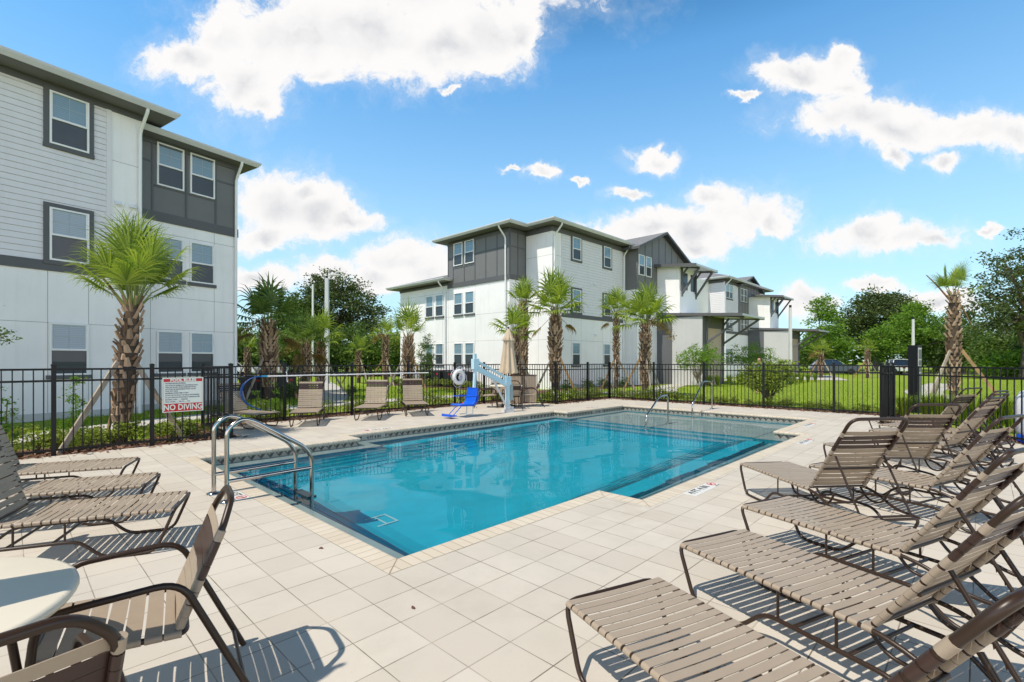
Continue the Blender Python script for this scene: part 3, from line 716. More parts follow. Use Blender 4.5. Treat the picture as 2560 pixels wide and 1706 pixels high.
# ---- right building (two repeats of gable + entry block)
br = thing('apartment_building', 'far three storey apartment building with grey gables and entry canopies beyond the pool', 'building', matrix=Mr)
W_ = MB(); W_.box((0, 0, -.3), (17, 7.38, 9.0)); W_.box((-1.34, 1.97, -.3), (0, 7.4, 8.98)); W_.box((-1.34, 7.4, -.3), (3, 12.85, 6.5))
W_.box((17, 1.4, -.3), (24.9, 7.38, 9.0)); W_.box((24.9, 0, -.3), (36.5, 7.38, 9.0)); W_.build('wall', stucco, br)
FL = T(-1.34, 0, 0) @ FACE_L                # faces -x at x = -1.34: local x = -b
mb = MB(); mb.box((-1.362,1.95,6.16),(-1.34,7.42,8.8)); mb.box((-1.362,1.948,6.16),(0,1.97,8.8)); mb.build('panel', panelg, br)
mb = MB(); mb.box((-1.39,1.92,6.12),(-1.34,7.45,6.40)); mb.box((-1.34,1.92,6.12),(0,1.97,6.40)); mb.box((-1.39,1.92,8.78),(-1.34,7.45,8.98)); mb.box((-1.34,1.92,8.78),(0,1.97,8.98))
mb.box((-.04,0,8.72),(0,1.97,8.98)); mb.box((-.04,-.05,8.72),(17,0,9.0)); mb.box((.83,-.045,4.02),(7.62,0,4.25)); mb.build('trim_band', trimg, br)
battens(br, T(-1.362,0,0) @ FACE_L, [(-b, 6.4, 8.78) for b in (1.98,2.95,3.89,4.84,5.82,6.88,7.39)], [(-4.8,-2.0,7.98),(-7.36,-6.9,7.98),(-6.85,-4.87,7.33)])
battens(br, T(0,1.948,0), [(x, 6.4, 8.78) for x in (-1.31,-.68,-.03)], [(-1.3,-.05,7.98)])
for b in (6.8, 5.74):
    window(br, T(-1.362,0,7.46) @ FACE_L @ T(-b), .84, 1.40, None, False); window(br, T(-1.34,0,4.40) @ FACE_L @ T(-b), .82, 1.36); window(br, T(-1.34,0,1.28) @ FACE_L @ T(-b), .82, 1.36)
for b in (9.77, 8.7):
    window(br, T(-1.34,0,4.42) @ FACE_L @ T(-b), .82, 1.40); window(br, T(-1.34,0,1.28) @ FACE_L @ T(-b), .82, 1.38)
joints(br, FL, [(-4.84,.0,-4.84,6.1),(-7.4,0,-7.4,6.1),(-8.0,0,-8.0,6.1),(-9.9,0,-9.9,6.1),(-12.85,2.72,-1.97,2.72),(-12.85,4.30,-1.97,4.30),(-7.4,6.0,-1.97,6.0),(-12.85,5.9,-7.4,5.9)])
joints(br, FACE_L, [(-1.97,2.72,0,2.72),(-1.97,4.3,0,4.3),(-1.97,7.42,0,7.42),(-1.0,0,-1.0,4.3)])
joints(br, T(), [(0,2.72,17,2.72),(0,7.42,.8,7.42),(0,5.9,.8,5.9)] + [(x,0,x,4.0) for x in (1.75,2.7,5.0,5.9,7.6,16)])
mb = MB(); mb.box((-1.38,7.45,6.34),(-1.34,12.88,6.5)); mb.build('trim_band', trimg, br)
hip_roof(br, -1.34, 12, 1.97, 7.4, 9.19, 1.0, .75); hip_roof(br, 0, 16.9, 0, 7.3, 9.2, 1.0, .74); hip_roof(br, -1.34, 3, 7.7, 12.85, 6.72, .9, .74)
siding_face(br, T(), .83, 7.6, 4.25, 8.73)
for x in (1.79, 5.03): window(br, T(x,-.03,7.41), .82, 1.30, True); window(br, T(x,-.03,4.36), .82, 1.32, True); window(br, T(x,0,1.28), .78, 1.32)
vent(br, T(), 3.66, 6.15); vent(br, T(), 4.1, 6.15); vent(br, T(), 4.13, 3.1)
downspout(br, FL, -2.2, -.1, 9.08, .62); downspout(br, T(), .1, -.1, 9.08); downspout(br, FL, -7.62, -.1, 6.6, .62)
def gable(a0, a1, p, zt, ze, full=True):
    w_ = MB(); am = (a0+a1)/2; zl = 6.2 if full else 4.3
    if p > .05: w_.box((a0,-p,-.3),(a1,.2,zl)); 
    w_.build('bay_wall', stucco, br)
    c = MB(); poly = [(a0, zl), (a1, zl), (a1, ze), (am, zt-.12), (a0, ze)]; n = 5; y0, y1 = -p-.02, .3
    c.add([(x, y0, z) for x, z in poly] + [(x, y1, z) for x, z in poly], [tuple(range(5))] + [(i, n+i, n+(i+1)%n, (i+1)%n) for i in range(5)]); c.build('gable_panel', panelg, br)
    k = int((a1-a0)/.85); xs = []
    for i in range(k+1):
        x = a0 + .03 + (a1-a0-.06) * i / k; xs.append((x, zl, ze - .1 + (zt-ze) * (1 - abs(x-am)/(am-a0)) - .15))
    battens(br, T(0,-p-.02,0), xs, [])
    rf = MB(); o_ = .42; ov = .45; sl = (zt-ze)/(am-a0)
    for s_ in (-1, 1):
        xe = (a0 - ov) if s_ < 0 else (a1 + ov); z_e = ze - sl * ov
        q = [(xe,-p-o_,z_e),(am,-p-o_,zt),(am,7,zt),(xe,7,z_e)]
        rf.add(q + [(x, y, z-.17) for x, y, z in q], [(0,1,2,3) if s_ > 0 else (3,2,1,0)], 0)
        rf.add(q + [(x, y, z-.17) for x, y, z in q], [(7,6,5,4),(4,5,6,7),(0,4,5,1),(0,3,7,4)], 1)
    rf.build('gable_roof', [roofsh, trimg], br)
gable(7.61, 14.4, .92, 10.5, 9.1)
for x in (7.72, 8.65): window(br, T(x,-.94,7.16), .76, 1.33, None, False); window(br, T(x,-.92,4.3), .76, 1.3)
gable(28.5, 34.6, .05, 10.1, 9.0, False)
downspout(br, T(0,0,0), 7.35, -.1, 9.08, .5)
def entry(a, p2, p3, a_up, a_low, n):
    lo = MB(); lo.box((a,-p3,-.3),(a_low,.1,4.42)); 
    lo.build('entry_wall', stucco_band, br)
    b = MB(); b.box((a-.02,-p3-.02,4.42),(a_low+.02,.12,4.62)); b.box((a+.0,-p3-.03,-.3),(a+.85,-p3,4.42)); b.box((a_low-.45,-p3-.03,-.3),(a_low,-p3,4.42)); b.box((a+.85,-p3-.03,3.7),(a_low-.45,-p3,4.42)); b.build('entry_frame', stucco_dark, br)
    sl_ = MB(); sl_.box((a-.014,-{1: 2.02, 2: 1.5}[n],-.3),(a,-.0,4.42)); sl_.build('shadow_panel', stucco_dark, br)  # dark panel painting the gable's cast shadow onto the side wall
    d = MB(); d.box((a+.86,-p3-.012,-.1),(a_low-.46,-p3+.0,3.69)); d.build('entry_recess', house_m, br)
    up = MB(); up.box((a,-p2,4.62),(a_up,.1,7.95)); up.build('balcony_wall', stucco, br)
    op = MB(); op.box((a+.45,-p2-.012,6.35),(a+1.25,-p2,7.5)); op.box((a+1.75,-p2-.012,6.35),(a_up-.25,-p2,7.5)); op.build('balcony_opening', g_lo, br)
    rl = MB(); rl.box((a-.03,-p2-.05,4.75),(a_up+.03,-p2,6.2)); rl.build('balcony_parapet', white, br)
    # canopy slabs, thin, sloping gently outwards
    for (z, p, x0, x1, q0) in ((8.15, p2+1.35, a-.45, a_up+.35, .5), (4.86, p3+2.5, a-.1, a_low+.5, .2)):
        c = MB(); zz = z - .35 if z > 6 else z - .42
        v = [(x0,-q0,z),(x1,-q0,z),(x1,-p,zz),(x0,-p,zz)]; c.add(v + [(x, y, q-.13) for x, y, q in v], [(0,1,2,3)[::-1],(4,5,6,7),(0,1,5,4),(1,2,6,5),(2,3,7,6),(3,0,4,7)])
        c.build('canopy', gutter_m, br)
        ed = MB()
        for xx in (x0-.02, x1): ed.add([(xx+e, y, q+dz) for e in (0,.02) for (y, q, dz) in ((-q0,z,.02),(-p,zz,.02),(-p,zz,-.17),(-q0,z,-.17))], [(0,1,2,3),(7,6,5,4),(0,4,5,1),(3,2,6,7),(1,5,6,2)])
        ed.build('canopy_edge', trimg, br)
        wall = p2 if z > 6 else p3
        for xx in ((a+.25, a_up-.25) if z > 6 else (a+.5, a_low-.22)):
            k = MB(); k.bar((xx,-wall-.06,z-2.15),(xx,-p+.12,zz-.17),.12,.12); k.bar((xx,-wall-.06,z-.25),(xx,-wall-.06,z-2.3),.12,.12); k.bar((xx,-wall-.06,z-.9),(xx,-wall-.55,z-.3),.1,.1)
            k.bar((xx,-wall-.05,z-.32),(xx,-p+.1,zz-.19),.1,.1); k.build('bracket', trimg if z > 6 else stucco_dark, br)
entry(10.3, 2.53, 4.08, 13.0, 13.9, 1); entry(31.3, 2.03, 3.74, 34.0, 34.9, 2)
siding_face(br, T(), 13.1, 16.8, 4.25, 8.7); window(br, T(13.6,-.03,7.0), .7, 1.3, True); downspout(br, T(), 16.6, -.1, 9.08)
siding_face(br, T(), 24.95, 31.2, 4.32, 8.8); siding_face(br, T(24.9,0,0) @ FACE_L, -1.3, -.02, 4.32, 8.8)
for x in (25.13, 26.05, 29.04, 29.95): window(br, T(x,-.03,7.36), .85, 1.30, True); window(br, T(x,-.03,4.5), .85, 1.3, True)
for x in (25.2, 26.1): window(br, T(x,0,1.36), .85, 1.3)
mb = MB(); mb.box((24.9,-.05,4.08),(31.3,0,4.32)); mb.build('trim_band', trimg, br); mb = MB(); mb.box((24.86,-.05,8.75),(36.5,0,9.0)); mb.box((24.86,0,8.75),(24.9,1.4,9.0)); mb.build('trim_band', trimg, br)
hip_roof(br, 24.9, 36.5, 0, 7.3, 9.2, 1.5, .74); downspout(br, T(), 25.0, -.1, 9.08)
mb = MB(); mb.box((-1.37,1.94,-.3),(-1.34,12.88,.14)); mb.box((-.0,-.03,-.3),(17,0,.14)); mb.build('plinth', stucco_band, br)
mb = MB(); mb.box((2.9,2.6,9.5),(3.3,3.0,9.95)); mb.build('roof_vent', white, br)
# ---- distant house seen through the trees on the right
hs_ = thing('distant_house', 'pale house with low roof half hidden behind the right trees', 'house', loc=(74, 66, 0), rz=R(40))
mb = MB(); mb.box((-9,-5,-.3),(9,5,6)); mb.build('wall', house_m, hs_)
hip_roof(hs_, -9, 9, -5, 5, 6.1, 2.2, .6)
for x in (-6,-2,2,6):
    for z in (1, 4): window(hs_, T(x, -5.0, z), 1.0, 1.3)
# ------------------------------------------------------------------ pool furniture
def straps(mb, items, Y, frame, r=.0155, wd=.0440, sag=.006, rnd=None):
    """items: (s, mi); frame(s, y, h) -> point: s along the rails, h above the rail axis"""
    for s_, mi in items:
        ja, jb = rnd.uniform(-.0035,.0035), rnd.uniform(-.0035,.0035); n = 6; top = []; bot = []; h2 = wd / 2 * rnd.uniform(.95, 1.03)
        for i in range(n + 1):
            y = -Y + 2 * Y * i / n; c = s_ + ja + (jb - ja) * i / n; z = r - sag * (1 - (2*i/n - 1) ** 2)
            top.append((frame(c - h2, y, z), frame(c + h2, y, z))); bot.append((frame(c - h2, y, z - .003), frame(c + h2, y, z - .003)))
        vs = [p for t in top for p in t] + [p for t in bot for p in t]; o = 2 * (n + 1); fs = []
        for i in range(n):
            a = 2 * i; fs += [(a, a+2, a+3, a+1), (o+a, o+a+1, o+a+3, o+a+2), (a, o+a, o+a+2, a+2), (a+1, a+3, o+a+3, o+a+1)]
        mb.add(vs, fs, mi)
        for sy, j in ((-1, ja), (1, jb)):          # the strap's wrap round the rail
            vs = []; m = 10
            for e in (-h2, h2):
                for k in range(m):
                    a = 2*math.pi*k/m; vs.append(frame(s_ + j + e, sy*Y + r*1.06*math.cos(a), r*1.03*math.sin(a)))
            mb.add(vs, [(k, (k+1)%m, m+(k+1)%m, m+k) for k in range(m)], mi, True); mb.add(vs, [tuple(range(m))[::-1], tuple(range(m, 2*m))], mi)
def lounger_proto(name, label, group, theta, seed):
    rnd = random.Random(seed); o = thing(name, label, 'lounge chair', group=group)
    Y = .295; zs = .335; r = .0127
    fr = MB()
    loop = [(0,-Y,zs),(.13,-Y,.0135),(.46,-Y,.0135),(.62,-Y,.165),(1.24,-Y,.165),(1.42,-Y,.0135),(1.60,-Y,.0135),(1.71,-Y,.215),(1.71,Y,.215),(1.60,Y,.0135),(1.42,Y,.0135),(1.24,Y,.165),(.62,Y,.165),(.46,Y,.0135),(.13,Y,.0135),(0,Y,zs)]
    fr.tube(fillet(loop, .07, 4, True), r, 8, closed=True)
    for y in (-Y, Y):
        fr.tube(fillet([(.04,y,zs),(1.17,y,zs),(1.30,y,.305),(1.46,y,.225),(1.70,y,.215)], .08, 3), r, 8)
        for x in (.70, 1.0): fr.tube([(x,y,.165),(x,y,zs)], .0075, 6)
        ya = y * .9; fr.tube(fillet([(1.12,ya,.33),(1.20,ya,.235),(1.36,ya,.235),(1.44,ya,.37)], .1, 5), .010, 6)
    for x in (.78, 1.05): fr.tube([(x,-Y,.165),(x,Y,.165)], .0105, 6)
    fr.build('frame', bronze, o)
    st = MB(); n = 21; straps(st, [(.045 + 1.09 * i / (n-1), 0) for i in range(n)], Y, lambda s_, y, h: Vector((s_, y, zs + h)), rnd=rnd)
    st.build('seat', strap, o)
    ct, sn = math.cos(theta), math.sin(theta); hx, hz = 1.15, .352; Yb = .272
    bf = lambda s_, y, h: Vector((hx + s_*ct - h*sn, y, hz + s_*sn + h*ct))
    bk = MB(); L_ = .855
    bk.tube(fillet([bf(0,-Yb,0), bf(L_,-Yb,0), bf(L_,Yb,0), bf(0,Yb,0)], .085, 6), r*1.15, 8); bk.tube([bf(.27,-Yb,-.02), bf(.27,Yb,-.02)], .0105, 6); bk.tube([bf(0,-Yb,0), bf(0,Yb,0)], .0105, 6)
    bk.build('back_frame', bronze, o)
    it = [(.035 + .0535 * i, 1 if 9 <= i <= 11 else 0) for i in range(13)]
    sb = MB(); straps(sb, [(a, 0) for a, m in it if m == 0], Yb, bf, .0165, .0455, rnd=rnd); sb.build('backrest', strap, o)
    sb = MB(); straps(sb, [(a, 0) for a, m in it if m == 1], Yb, bf, .0165, rnd=rnd); sb.build('backrest_band', strap_d, o)
    pr = MB()
    for y in (-Yb*.86, Yb*.86):
        a = bf(.43, y, -.02); b = Vector((1.69, y, .235)); pr.bar(a, b, .006, .02); pr.tube([a + (b-a)*t for t in (0,.5,1)], .0085, 6)
        for t in (.45,.58,.71,.84): q = a + (b-a)*t; pr.add([q+Vector((0,-.003,0)), q+(b-a)*.06+Vector((0,-.003,-.004)), q+(b-a)*.03+Vector((0,-.003,-.035)), q+Vector((0,.003,0)), q+(b-a)*.06+Vector((0,.003,-.004)), q+(b-a)*.03+Vector((0,.003,-.035))], [(0,1,2),(5,4,3),(0,3,4,1),(1,4,5,2),(2,5,3,0)])
    pr.tube([(1.69,-Yb*.86,.235),(1.69,Yb*.86,.235)], .0105, 6); pr.build('prop', bronze, o)
    return o
LG = lambda x, y, dx, dy, src, label: None
def put(o, x, y, dx, dy): o.location = (x, y, 0); o.rotation_euler = (0, 0, math.atan2(dy, dx))
def from_corner(cx, cy, dx, dy, side):        # foot corner (near rail) -> foot centre
    l = math.hypot(dx, dy); dx, dy = dx/l, dy/l; return cx - dy*.295*side, cy + dx*.295*side
GR = 'strap loungers in the row on the right'; H_ = (.447, -.894)
proto_r = lounger_proto('lounge_chair', 'strap lounger nearest the camera at the bottom right, its headrest cut by the frame', GR, R(55), 5)
rows = [((.27, 2.46), H_, 'strap lounger second from the bottom right, just behind the nearest one'),
        ((1.106, 3.23), H_, 'strap lounger third from the bottom right, long seat above the second one'),
        ((1.912, 4.08), H_, None),
        ((2.69, 5.76), (.10, -.995), 'lounger turned square to us, showing its back with tag and brown chips beside'),
        ((3.44, 5.66), H_, 'lounger behind the two whose backs face us, with its seat right of the nearer back'),
        ((4.56, 7.15), (-.03, -1), 'lounger with its back square to us in front of the braced palm'),
        ((5.47, 7.83), H_, 'lounger with brown banded back tight behind the one squared before the palm'),
        ((6.25, 8.55), H_, 'lounger next to last of the right row, only its headrest bars rising over the others'),
        ((6.95, 9.25), H_, 'last lounger of the right row, its headrest topmost against the lawn grass'),
        ((7.45, 10.2), (.35,-.93), 'lounger whose foot end pokes out beside the dense black fence return')]
labs = ['strap lounger nearest the camera at the bottom right, its headrest cut by the frame',
        'strap lounger second from the bottom right, just above the nearest one',
        'strap lounger third from the bottom right, its foot below the depth marker end'] + [r_[2] for r_ in rows[3:]]
for i, (c, d, _) in enumerate(rows):
    o = proto_r if i == 0 else copy_tree(proto_r)
    x, y = from_corner(c[0], c[1], d[0], d[1], 1); put(o, x, y, *d); o['label'] = labs[i]
proto_l = lounger_proto('lounge_chair', 'strap lounger nearest of the three on the left, above the round cream table', 'strap loungers by the left fence', R(70), 9)
for i, (cx, cy) in enumerate(((-2.853, 3.934), (-3.664, 4.68), (-4.52, 5.515))):
    o = proto_l if i == 0 else copy_tree(proto_l); d = (-.92, -.39)
    x, y = from_corner(cx + .10, cy + .045, d[0], d[1], -1); put(o, x, y, *d)
    o['label'] = ('strap lounger nearest of the three on the left, above the round cream table', 'middle strap lounger of the three on the left', 'strap lounger of the left three closest to the black fence')[i]
proto_f = lounger_proto('lounge_chair', 'x', 'strap loungers facing us across the pool', R(68), 12)
for i, (x, y, d, lb) in enumerate((((-4.84), 11.3, (-.26,.96), 'upright lounger facing us under the middle of the white pole, left of two like it'), (-3.74, 12.45, (-.06,1), 'upright lounger facing us between two others across the pool'),
        (-2.6, 13.45, (-.30,.95), 'upright lounger facing us, the one nearest the white life ring'), (-5.55, 11.15, (-.9,.44), 'lounger set sideways behind the pool ladder by the fence corner post'))):
    o = proto_f if i == 0 else copy_tree(proto_f); put(o, x, y, *d); o['label'] = lb
# ---- chairs
def chair_proto(label, group, seed=1):
    rnd = random.Random(seed); o = thing('patio_chair', label, 'chair', group=group); r = .0127; Y = .275
    for y in (-Y, Y):
        a = MB(); a.tube(fillet([(.50,y,0),(.44,y,.60),(.0,y,.625),(-.29,y,0)], .09, 6), r*1.15, 8); a.build('arm_frame', bronze, o)
    f = MB(); f.tube(fillet([(.47,-Y+.02,.425),(-.02,-Y+.02,.395),(-.02,Y-.02,.395),(.47,Y-.02,.425)], .05, 4, True), r, 8, closed=True)
    f.tube([(-.24,-Y,.10),(-.24,Y,.10)], .009, 6); f.build('seat_frame', bronze, o)
    st = MB(); straps(st, [(.025 + .068*i, 0) for i in range(7)], Y-.02, lambda s_, y, h: Vector((s_, y, .396 + s_*.06 + h)), wd=.061, rnd=rnd, sag=.012); st.build('seat', strap, o)
    th = R(112); ct, sn = math.cos(th), math.sin(th); bf = lambda s_, y, h: Vector((.0 + s_*ct + h*sn, y, .42 + s_*sn - h*ct)); Yb = .235
    b = MB(); b.tube(fillet([bf(-.04,-Yb,0), bf(.40,-Yb,0), bf(.53,-.13,0), bf(.53,.13,0), bf(.40,Yb,0), bf(-.04,Yb,0)], .06, 5), r*1.2, 8); b.tube([bf(-.02,-Yb,0), bf(-.02,Yb,0)], r, 6); b.build('back_frame', bronze, o)
    it = [(.01 + .0535*i, 1 if 4 <= i <= 6 else 0) for i in range(8)]
    for nm, k, mm in (('backrest', 0, strap), ('backrest_band', 1, strap_d)):
        sb = MB(); straps(sb, [(a, 0) for a, q in it if q == k], Yb, bf, .0165, .050, rnd=rnd); sb.build(nm, mm, o)
    return o
ch = chair_proto('brown banded patio chair seen from the side by the cream table', 'patio chairs with straps')
put(ch, -1.545, 2.27, -.82, -.57)
def chair(x, y, dx, dy, lb): o = copy_tree(ch); put(o, x, y, dx, dy); o['label'] = lb
chair(-1.33, 1.23, -.81, .585, 'patio chair cropped at the bottom left corner, its back to us')
chair(-.98, 16.15, 1, .1, 'far patio chair at the umbrella table, facing right beside the blue lift seat')
chair(.78, 16.5, -1, -.05, 'far patio chair at the umbrella table, facing left in front of the slatted bins')
chair(.02, 15.55, -.15, 1, 'far patio chair with its back to us in front of the umbrella table')
chair(-.45, 17.1, .1, -1, 'far patio chair behind the umbrella table, facing us')
# ---- round tables
def table(x, y, r, label, h=.73):
    o = thing('round_table', label, 'table', loc=(x, y, 0))
    t = MB(); t.lathe([(.001,h-.03),(r-.05,h-.032),(r-.012,h-.04),(r,h-.022),(r-.004,h-.006),(r-.02,h),(.02,h),(.001,h)], 48); t.build('tabletop', beige_tab, o)
    for k in range(4):
        a = math.pi/4 + k*math.pi/2; l = MB(); l.tube(fillet([(r*.78*math.cos(a), r*.78*math.sin(a),0),(r*.62*math.cos(a), r*.62*math.sin(a),h-.06),(.05*math.cos(a),.05*math.sin(a),h-.05)], .08, 4), .0135, 8); l.build('leg', bronze, o)
    return o
table(-2.06, 1.52, .535, 'round cream table cropped by the left edge in the foreground')
tf = table(-.2, 16.3, .55, 'far round table under the closed tan umbrella')
um = thing('patio_umbrella', 'closed tan patio umbrella standing through the far table', 'umbrella', loc=(-.12, 16.3, 0))
m_ = MB(); m_.tube([(0,0,.04),(0,0,2.62)], .019, 8); m_.lathe([(.0,2.60),(.03,2.62),(.035,2.65),(.02,2.68),(0,2.69)], 10); m_.build('pole', bronze, um)
m_ = MB(); m_.lathe([(.26,0),(.26,.03),(.20,.07),(.05,.09),(.04,.30),(.02,.31)], 20); m_.build('base', black_al, um)
cn = MB(); n = 64; prof = [(.03,2.60),(.09,2.48),(.13,2.30),(.135,2.2),(.16,1.9),(.20,1.6),(.24,1.3),(.275,1.16),(.27,1.12)]
def folds(mb, prof, amp, nf, seed):
    vs = []; fs = []; rr = random.Random(seed); ph = [rr.uniform(-.25,.25) for _ in range(nf)]
    for (r_, z) in prof:
        for k in range(n):
            a = 2*math.pi*k/n; f = math.cos(nf*a + ph[int(a/6.2832*nf) % nf]); q = r_ * (1 + amp * min(1, (2.62 - z) * 3) * f); vs.append((q*math.cos(a), q*math.sin(a), z + .02*f*(z < 1.2)))
    for i in range(len(prof)-1):
        for k in range(n): fs.append((i*n+k, (i+1)*n+k, (i+1)*n+(k+1)%n, i*n+(k+1)%n))
    mb.add(vs, fs, 0, True)
folds(cn, prof, .22, 8, 2); cp = cn.build('canopy', umb, um)
vn = MB(); folds(vn, [(.02,2.62),(.08,2.50),(.13,2.34),(.19,2.22),(.185,2.21)], .2, 8, 5); vn.build('vent', umb, cp)
u2 = copy_tree(um); u2.location = (-2.06, 1.52, 0); u2.scale = (.5, .5, 1); u2['label'] = 'closed tan umbrella through the near cream table, outside the left edge'
# ---- slatted bins
for i, (x, y) in enumerate(((.20, 17.75), (.66, 17.95))):
    o = thing('slatted_bin', ('slatted beige and brown litter bin left of its twin behind the far table', 'slatted beige and brown litter bin right of its twin by the fence return')[i], 'litter bin', loc=(x, y, 0), rz=PHI - math.pi/2 + .35 + .5*i, group='slatted litter bins')
    bb = MB(); bb.box((-.19,-.19,.02),(.19,.19,.98)); bb.build('liner', strap_d, o); s1 = MB(); s2 = MB()
    for sd_ in range(4):
        M = Matrix.Rotation(sd_*math.pi/2, 4, 'Z')
        for k in range(7): (s2 if k in (2,) and sd_ % 2 else s1).obox(M, (-.205+.0585*k,-.215,.03),(-.205+.0585*k+.048,-.192,1.0))
    s1.build('slats', strap, o); s2.build('dark_slats', strap_d, o) if s2.v else None
    l = MB(); l.box((-.225,-.225,1.0),(.225,.225,1.03)); l.box((-.1,-.1,1.03),(.1,.1,1.034)); l.build('lid', strap_d, o)
# ---- stainless ladder rails
ld = thing('pool_ladder', 'stainless steel pool ladder with two arched rails at the near left pool edge', 'ladder', matrix=Mp)
for v in (2.86, 3.34):
    t = MB(); t.tube(fillet([(-.25,v,0),(-.25,v,.80),(-.10,v,.90),(.02,v,.865),(.60,v,.50),(.69,v,.36),(.69,v,-.95)], .16, 7), .0245, 12); ro = t.build('rail', steel, ld)
    t = MB(); t.tube([(-.25,v,.225),(.69,v,.235)], .0225, 12); t.build('crossbar', steel, ro)
    t = MB(); t.lathe([(.075,.0015),(.07,.018),(.03,.03),(.0255,.034)], 20, (-.25,v,0)); t.build('escutcheon', steel, ro)
for z in (-.13, -.45):
    t = MB(); t.box((.65,2.885,z-.03),(.76,3.315,z)); t.build('tread', mat('ladder_tread', (.03,.045,.05), .5), ld) if z == -.13 else t.build('tread', bpy.data.materials['ladder_tread'], ld)
def handrail(label, pts, esc):
    o = thing('handrail', label, 'handrail', matrix=Mp, group='stainless handrails at the shallow end')
    t = MB(); t.tube(fillet(pts, .14, 6), .0235, 10); t.build('rail', steel, o)
    for p in esc: t = MB(); t.lathe([(.07,.002),(.065,.016),(.03,.028)], 16, p); t.build('escutcheon', steel, o)
handrail('stainless handrail standing in the water on the pool steps', [(9.53,3.15,-.66),(9.53,3.15,.10),(10.25,3.15,.58),(10.76,3.15,.60),(10.76,3.15,-.40)], [(9.53,3.15,-.66),(10.76,3.15,-.40)])
handrail('stainless handrail bridging the far pool edge onto the deck', [(12.36,3.16,-.40),(12.36,3.16,.25),(13.15,3.16,.90),(13.84,3.16,.86),(13.84,3.16,0)], [(12.36,3.16,-.40),(13.84,3.16,0)])
# ---- pool lift (x along -A, out of the mast)
lf = thing('pool_lift', 'pale blue pool lift with bright blue seat at the far pool edge', 'pool lift', loc=(*P(8.56, 7.2)[:2], 0), rz=PHI + math.pi)
t = MB(); t.obox(I4, (-.16,-.12,0),(.16,.12,.09)); t.lathe([(.10,.09),(.10,.20),(.06,.24)], 16); t.obox(I4, (-.22,-.05,.05),(.0,.05,.16)); t.build('base', galv, lf)
t = MB(); t.box((-.055,-.05,.2),(.055,.05,1.06)); t.box((-.10,-.065,.80),(.12,.065,1.07)); ms = t.build('mast', lift_m, lf)
t = MB(); t.box((-.17,-.07,.35),(-.06,.07,.82)); t.build('battery_box', mat('lift_battery', (.30,.36,.34), .5), lf)
t = MB(); t.bar((.04,0,1.03),(1.28,0,1.55),.05,.06); t.build('upper_arm', lift_m, lf)
t = MB(); t.bar((.06,0,.84),(1.30,0,1.36),.075,.14); la = t.build('lower_arm', lift_m, lf)
t = MB(); t.bar((.42,-.05,.965),(.74,-.05,1.10),.002,.055); t.build('decal', ink_b, la)
t = MB(); t.tube([(.09,.02,.22),(.62,.02,1.0)], .034, 10); t.tube([(.35,.02,.60),(.66,.02,1.06)], .022, 8); t.build('actuator', galv, lf)
t = MB(); t.bar((1.30,0,1.30),(1.32,0,1.74),.075,.085); t.bar((1.30,0,1.33),(1.36,0,.42),.07,.07); t.box((1.2,-.06,1.30),(1.40,.06,1.60)); t.build('hanger', lift_m, lf)
t = MB(); prof = [(1.44,.80),(1.42,.77),(1.44,.58),(1.50,.42),(1.58,.35),(1.98,.37),(2.03,.35),(2.01,.315),(1.56,.29),(1.44,.34),(1.37,.55),(1.36,.78)]
t.add([(x, -.21, z) for x, z in prof] + [(x, .21, z) for x, z in prof], [tuple(range(12)), tuple(range(23, 11, -1))] + [(i, 12+i, 12+(i+1)%12, (i+1)%12) for i in range(12)]); seat_o = t.build('seat', blue_pl, lf)
bv = seat_o.modifiers.new('bevel', 'BEVEL'); bv.width = .018; bv.segments = 2
for y in (-.25, .25): t = MB(); t.bar((1.42,y,.56),(1.86,y,.57),.045,.03); t.bar((1.40,y*.9,.56),(1.44,y,.42),.03,.03); t.build('armrest', blue_pl, lf)
t = MB(); t.tube([(1.9,-.1,.30),(2.16,-.1,.09)], .011, 6); t.tube([(1.9,.1,.30),(2.16,.1,.09)], .011, 6); t.box((2.12,-.19,.055),(2.34,.19,.085)); t.box((2.31,-.19,.085),(2.34,.19,.12)); t.build('footrest', blue_pl, lf)
t = MB(); t.tube(fillet([(1.5,-.13,.30),(1.5,-.13,.07),(1.75,-.13,.07)], .05), .011, 6); t.tube(fillet([(1.5,.13,.30),(1.5,.13,.07),(1.75,.13,.07)], .05), .011, 6); t.build('lower_frame', lift_m, lf)
# ---- life ring on the fence, with its rope
lr = thing('life_ring', 'white life ring with coiled rope hanging on the black fence', 'life ring', loc=tuple(P(8.87, 9.90, .985)), rz=PHI)
t = MB(); ring = [(.205*math.cos(a), -.05, .205*math.sin(a)) for a in np.linspace(0, 2*math.pi, 33)[:-1]]; t.tube(ring, .072, 12, closed=True); t.build('ring', white_pl, lr)
t = MB()
for k in range(4):
    a0 = k*math.pi/2 + .5; t.tube([((.285 + .075*math.sin(math.pi*q))*math.cos(a0+q*1.5), -.06, (.285 + .075*math.sin(math.pi*q))*math.sin(a0+q*1.5)) for q in np.linspace(0, 1, 9)], .009, 6)
    t.lathe([(.001,0)], 4) if False else None
for k in range(7): t.tube([(.05*math.sin(k)+.02*math.cos(9*q+k), -.10-.006*k, .06-.38*q + .012*k) if q < .5 else (.05*math.sin(k)+.05*math.sin(5*q+k), -.10-.006*k, -.13+.3*(q-.5)) for q in np.linspace(0, 1, 12)], .008, 5)
t.tube([(.02,-.1,-.30),(.0,-.09,-.55),(-.07,-.07,-.78),(-.06,-.12,-.90),(.08,-.12,-.97)], .007, 5); t.build('rope', mat('white_rope', (.62,.62,.70), .9), lr)
t = MB(); t.lathe([(.0,-.04),(.035,-.035),(.045,.02),(.04,.045),(0,.05)], 12, (.12,-.14,-.92)); t.build('float', red_p, lr)
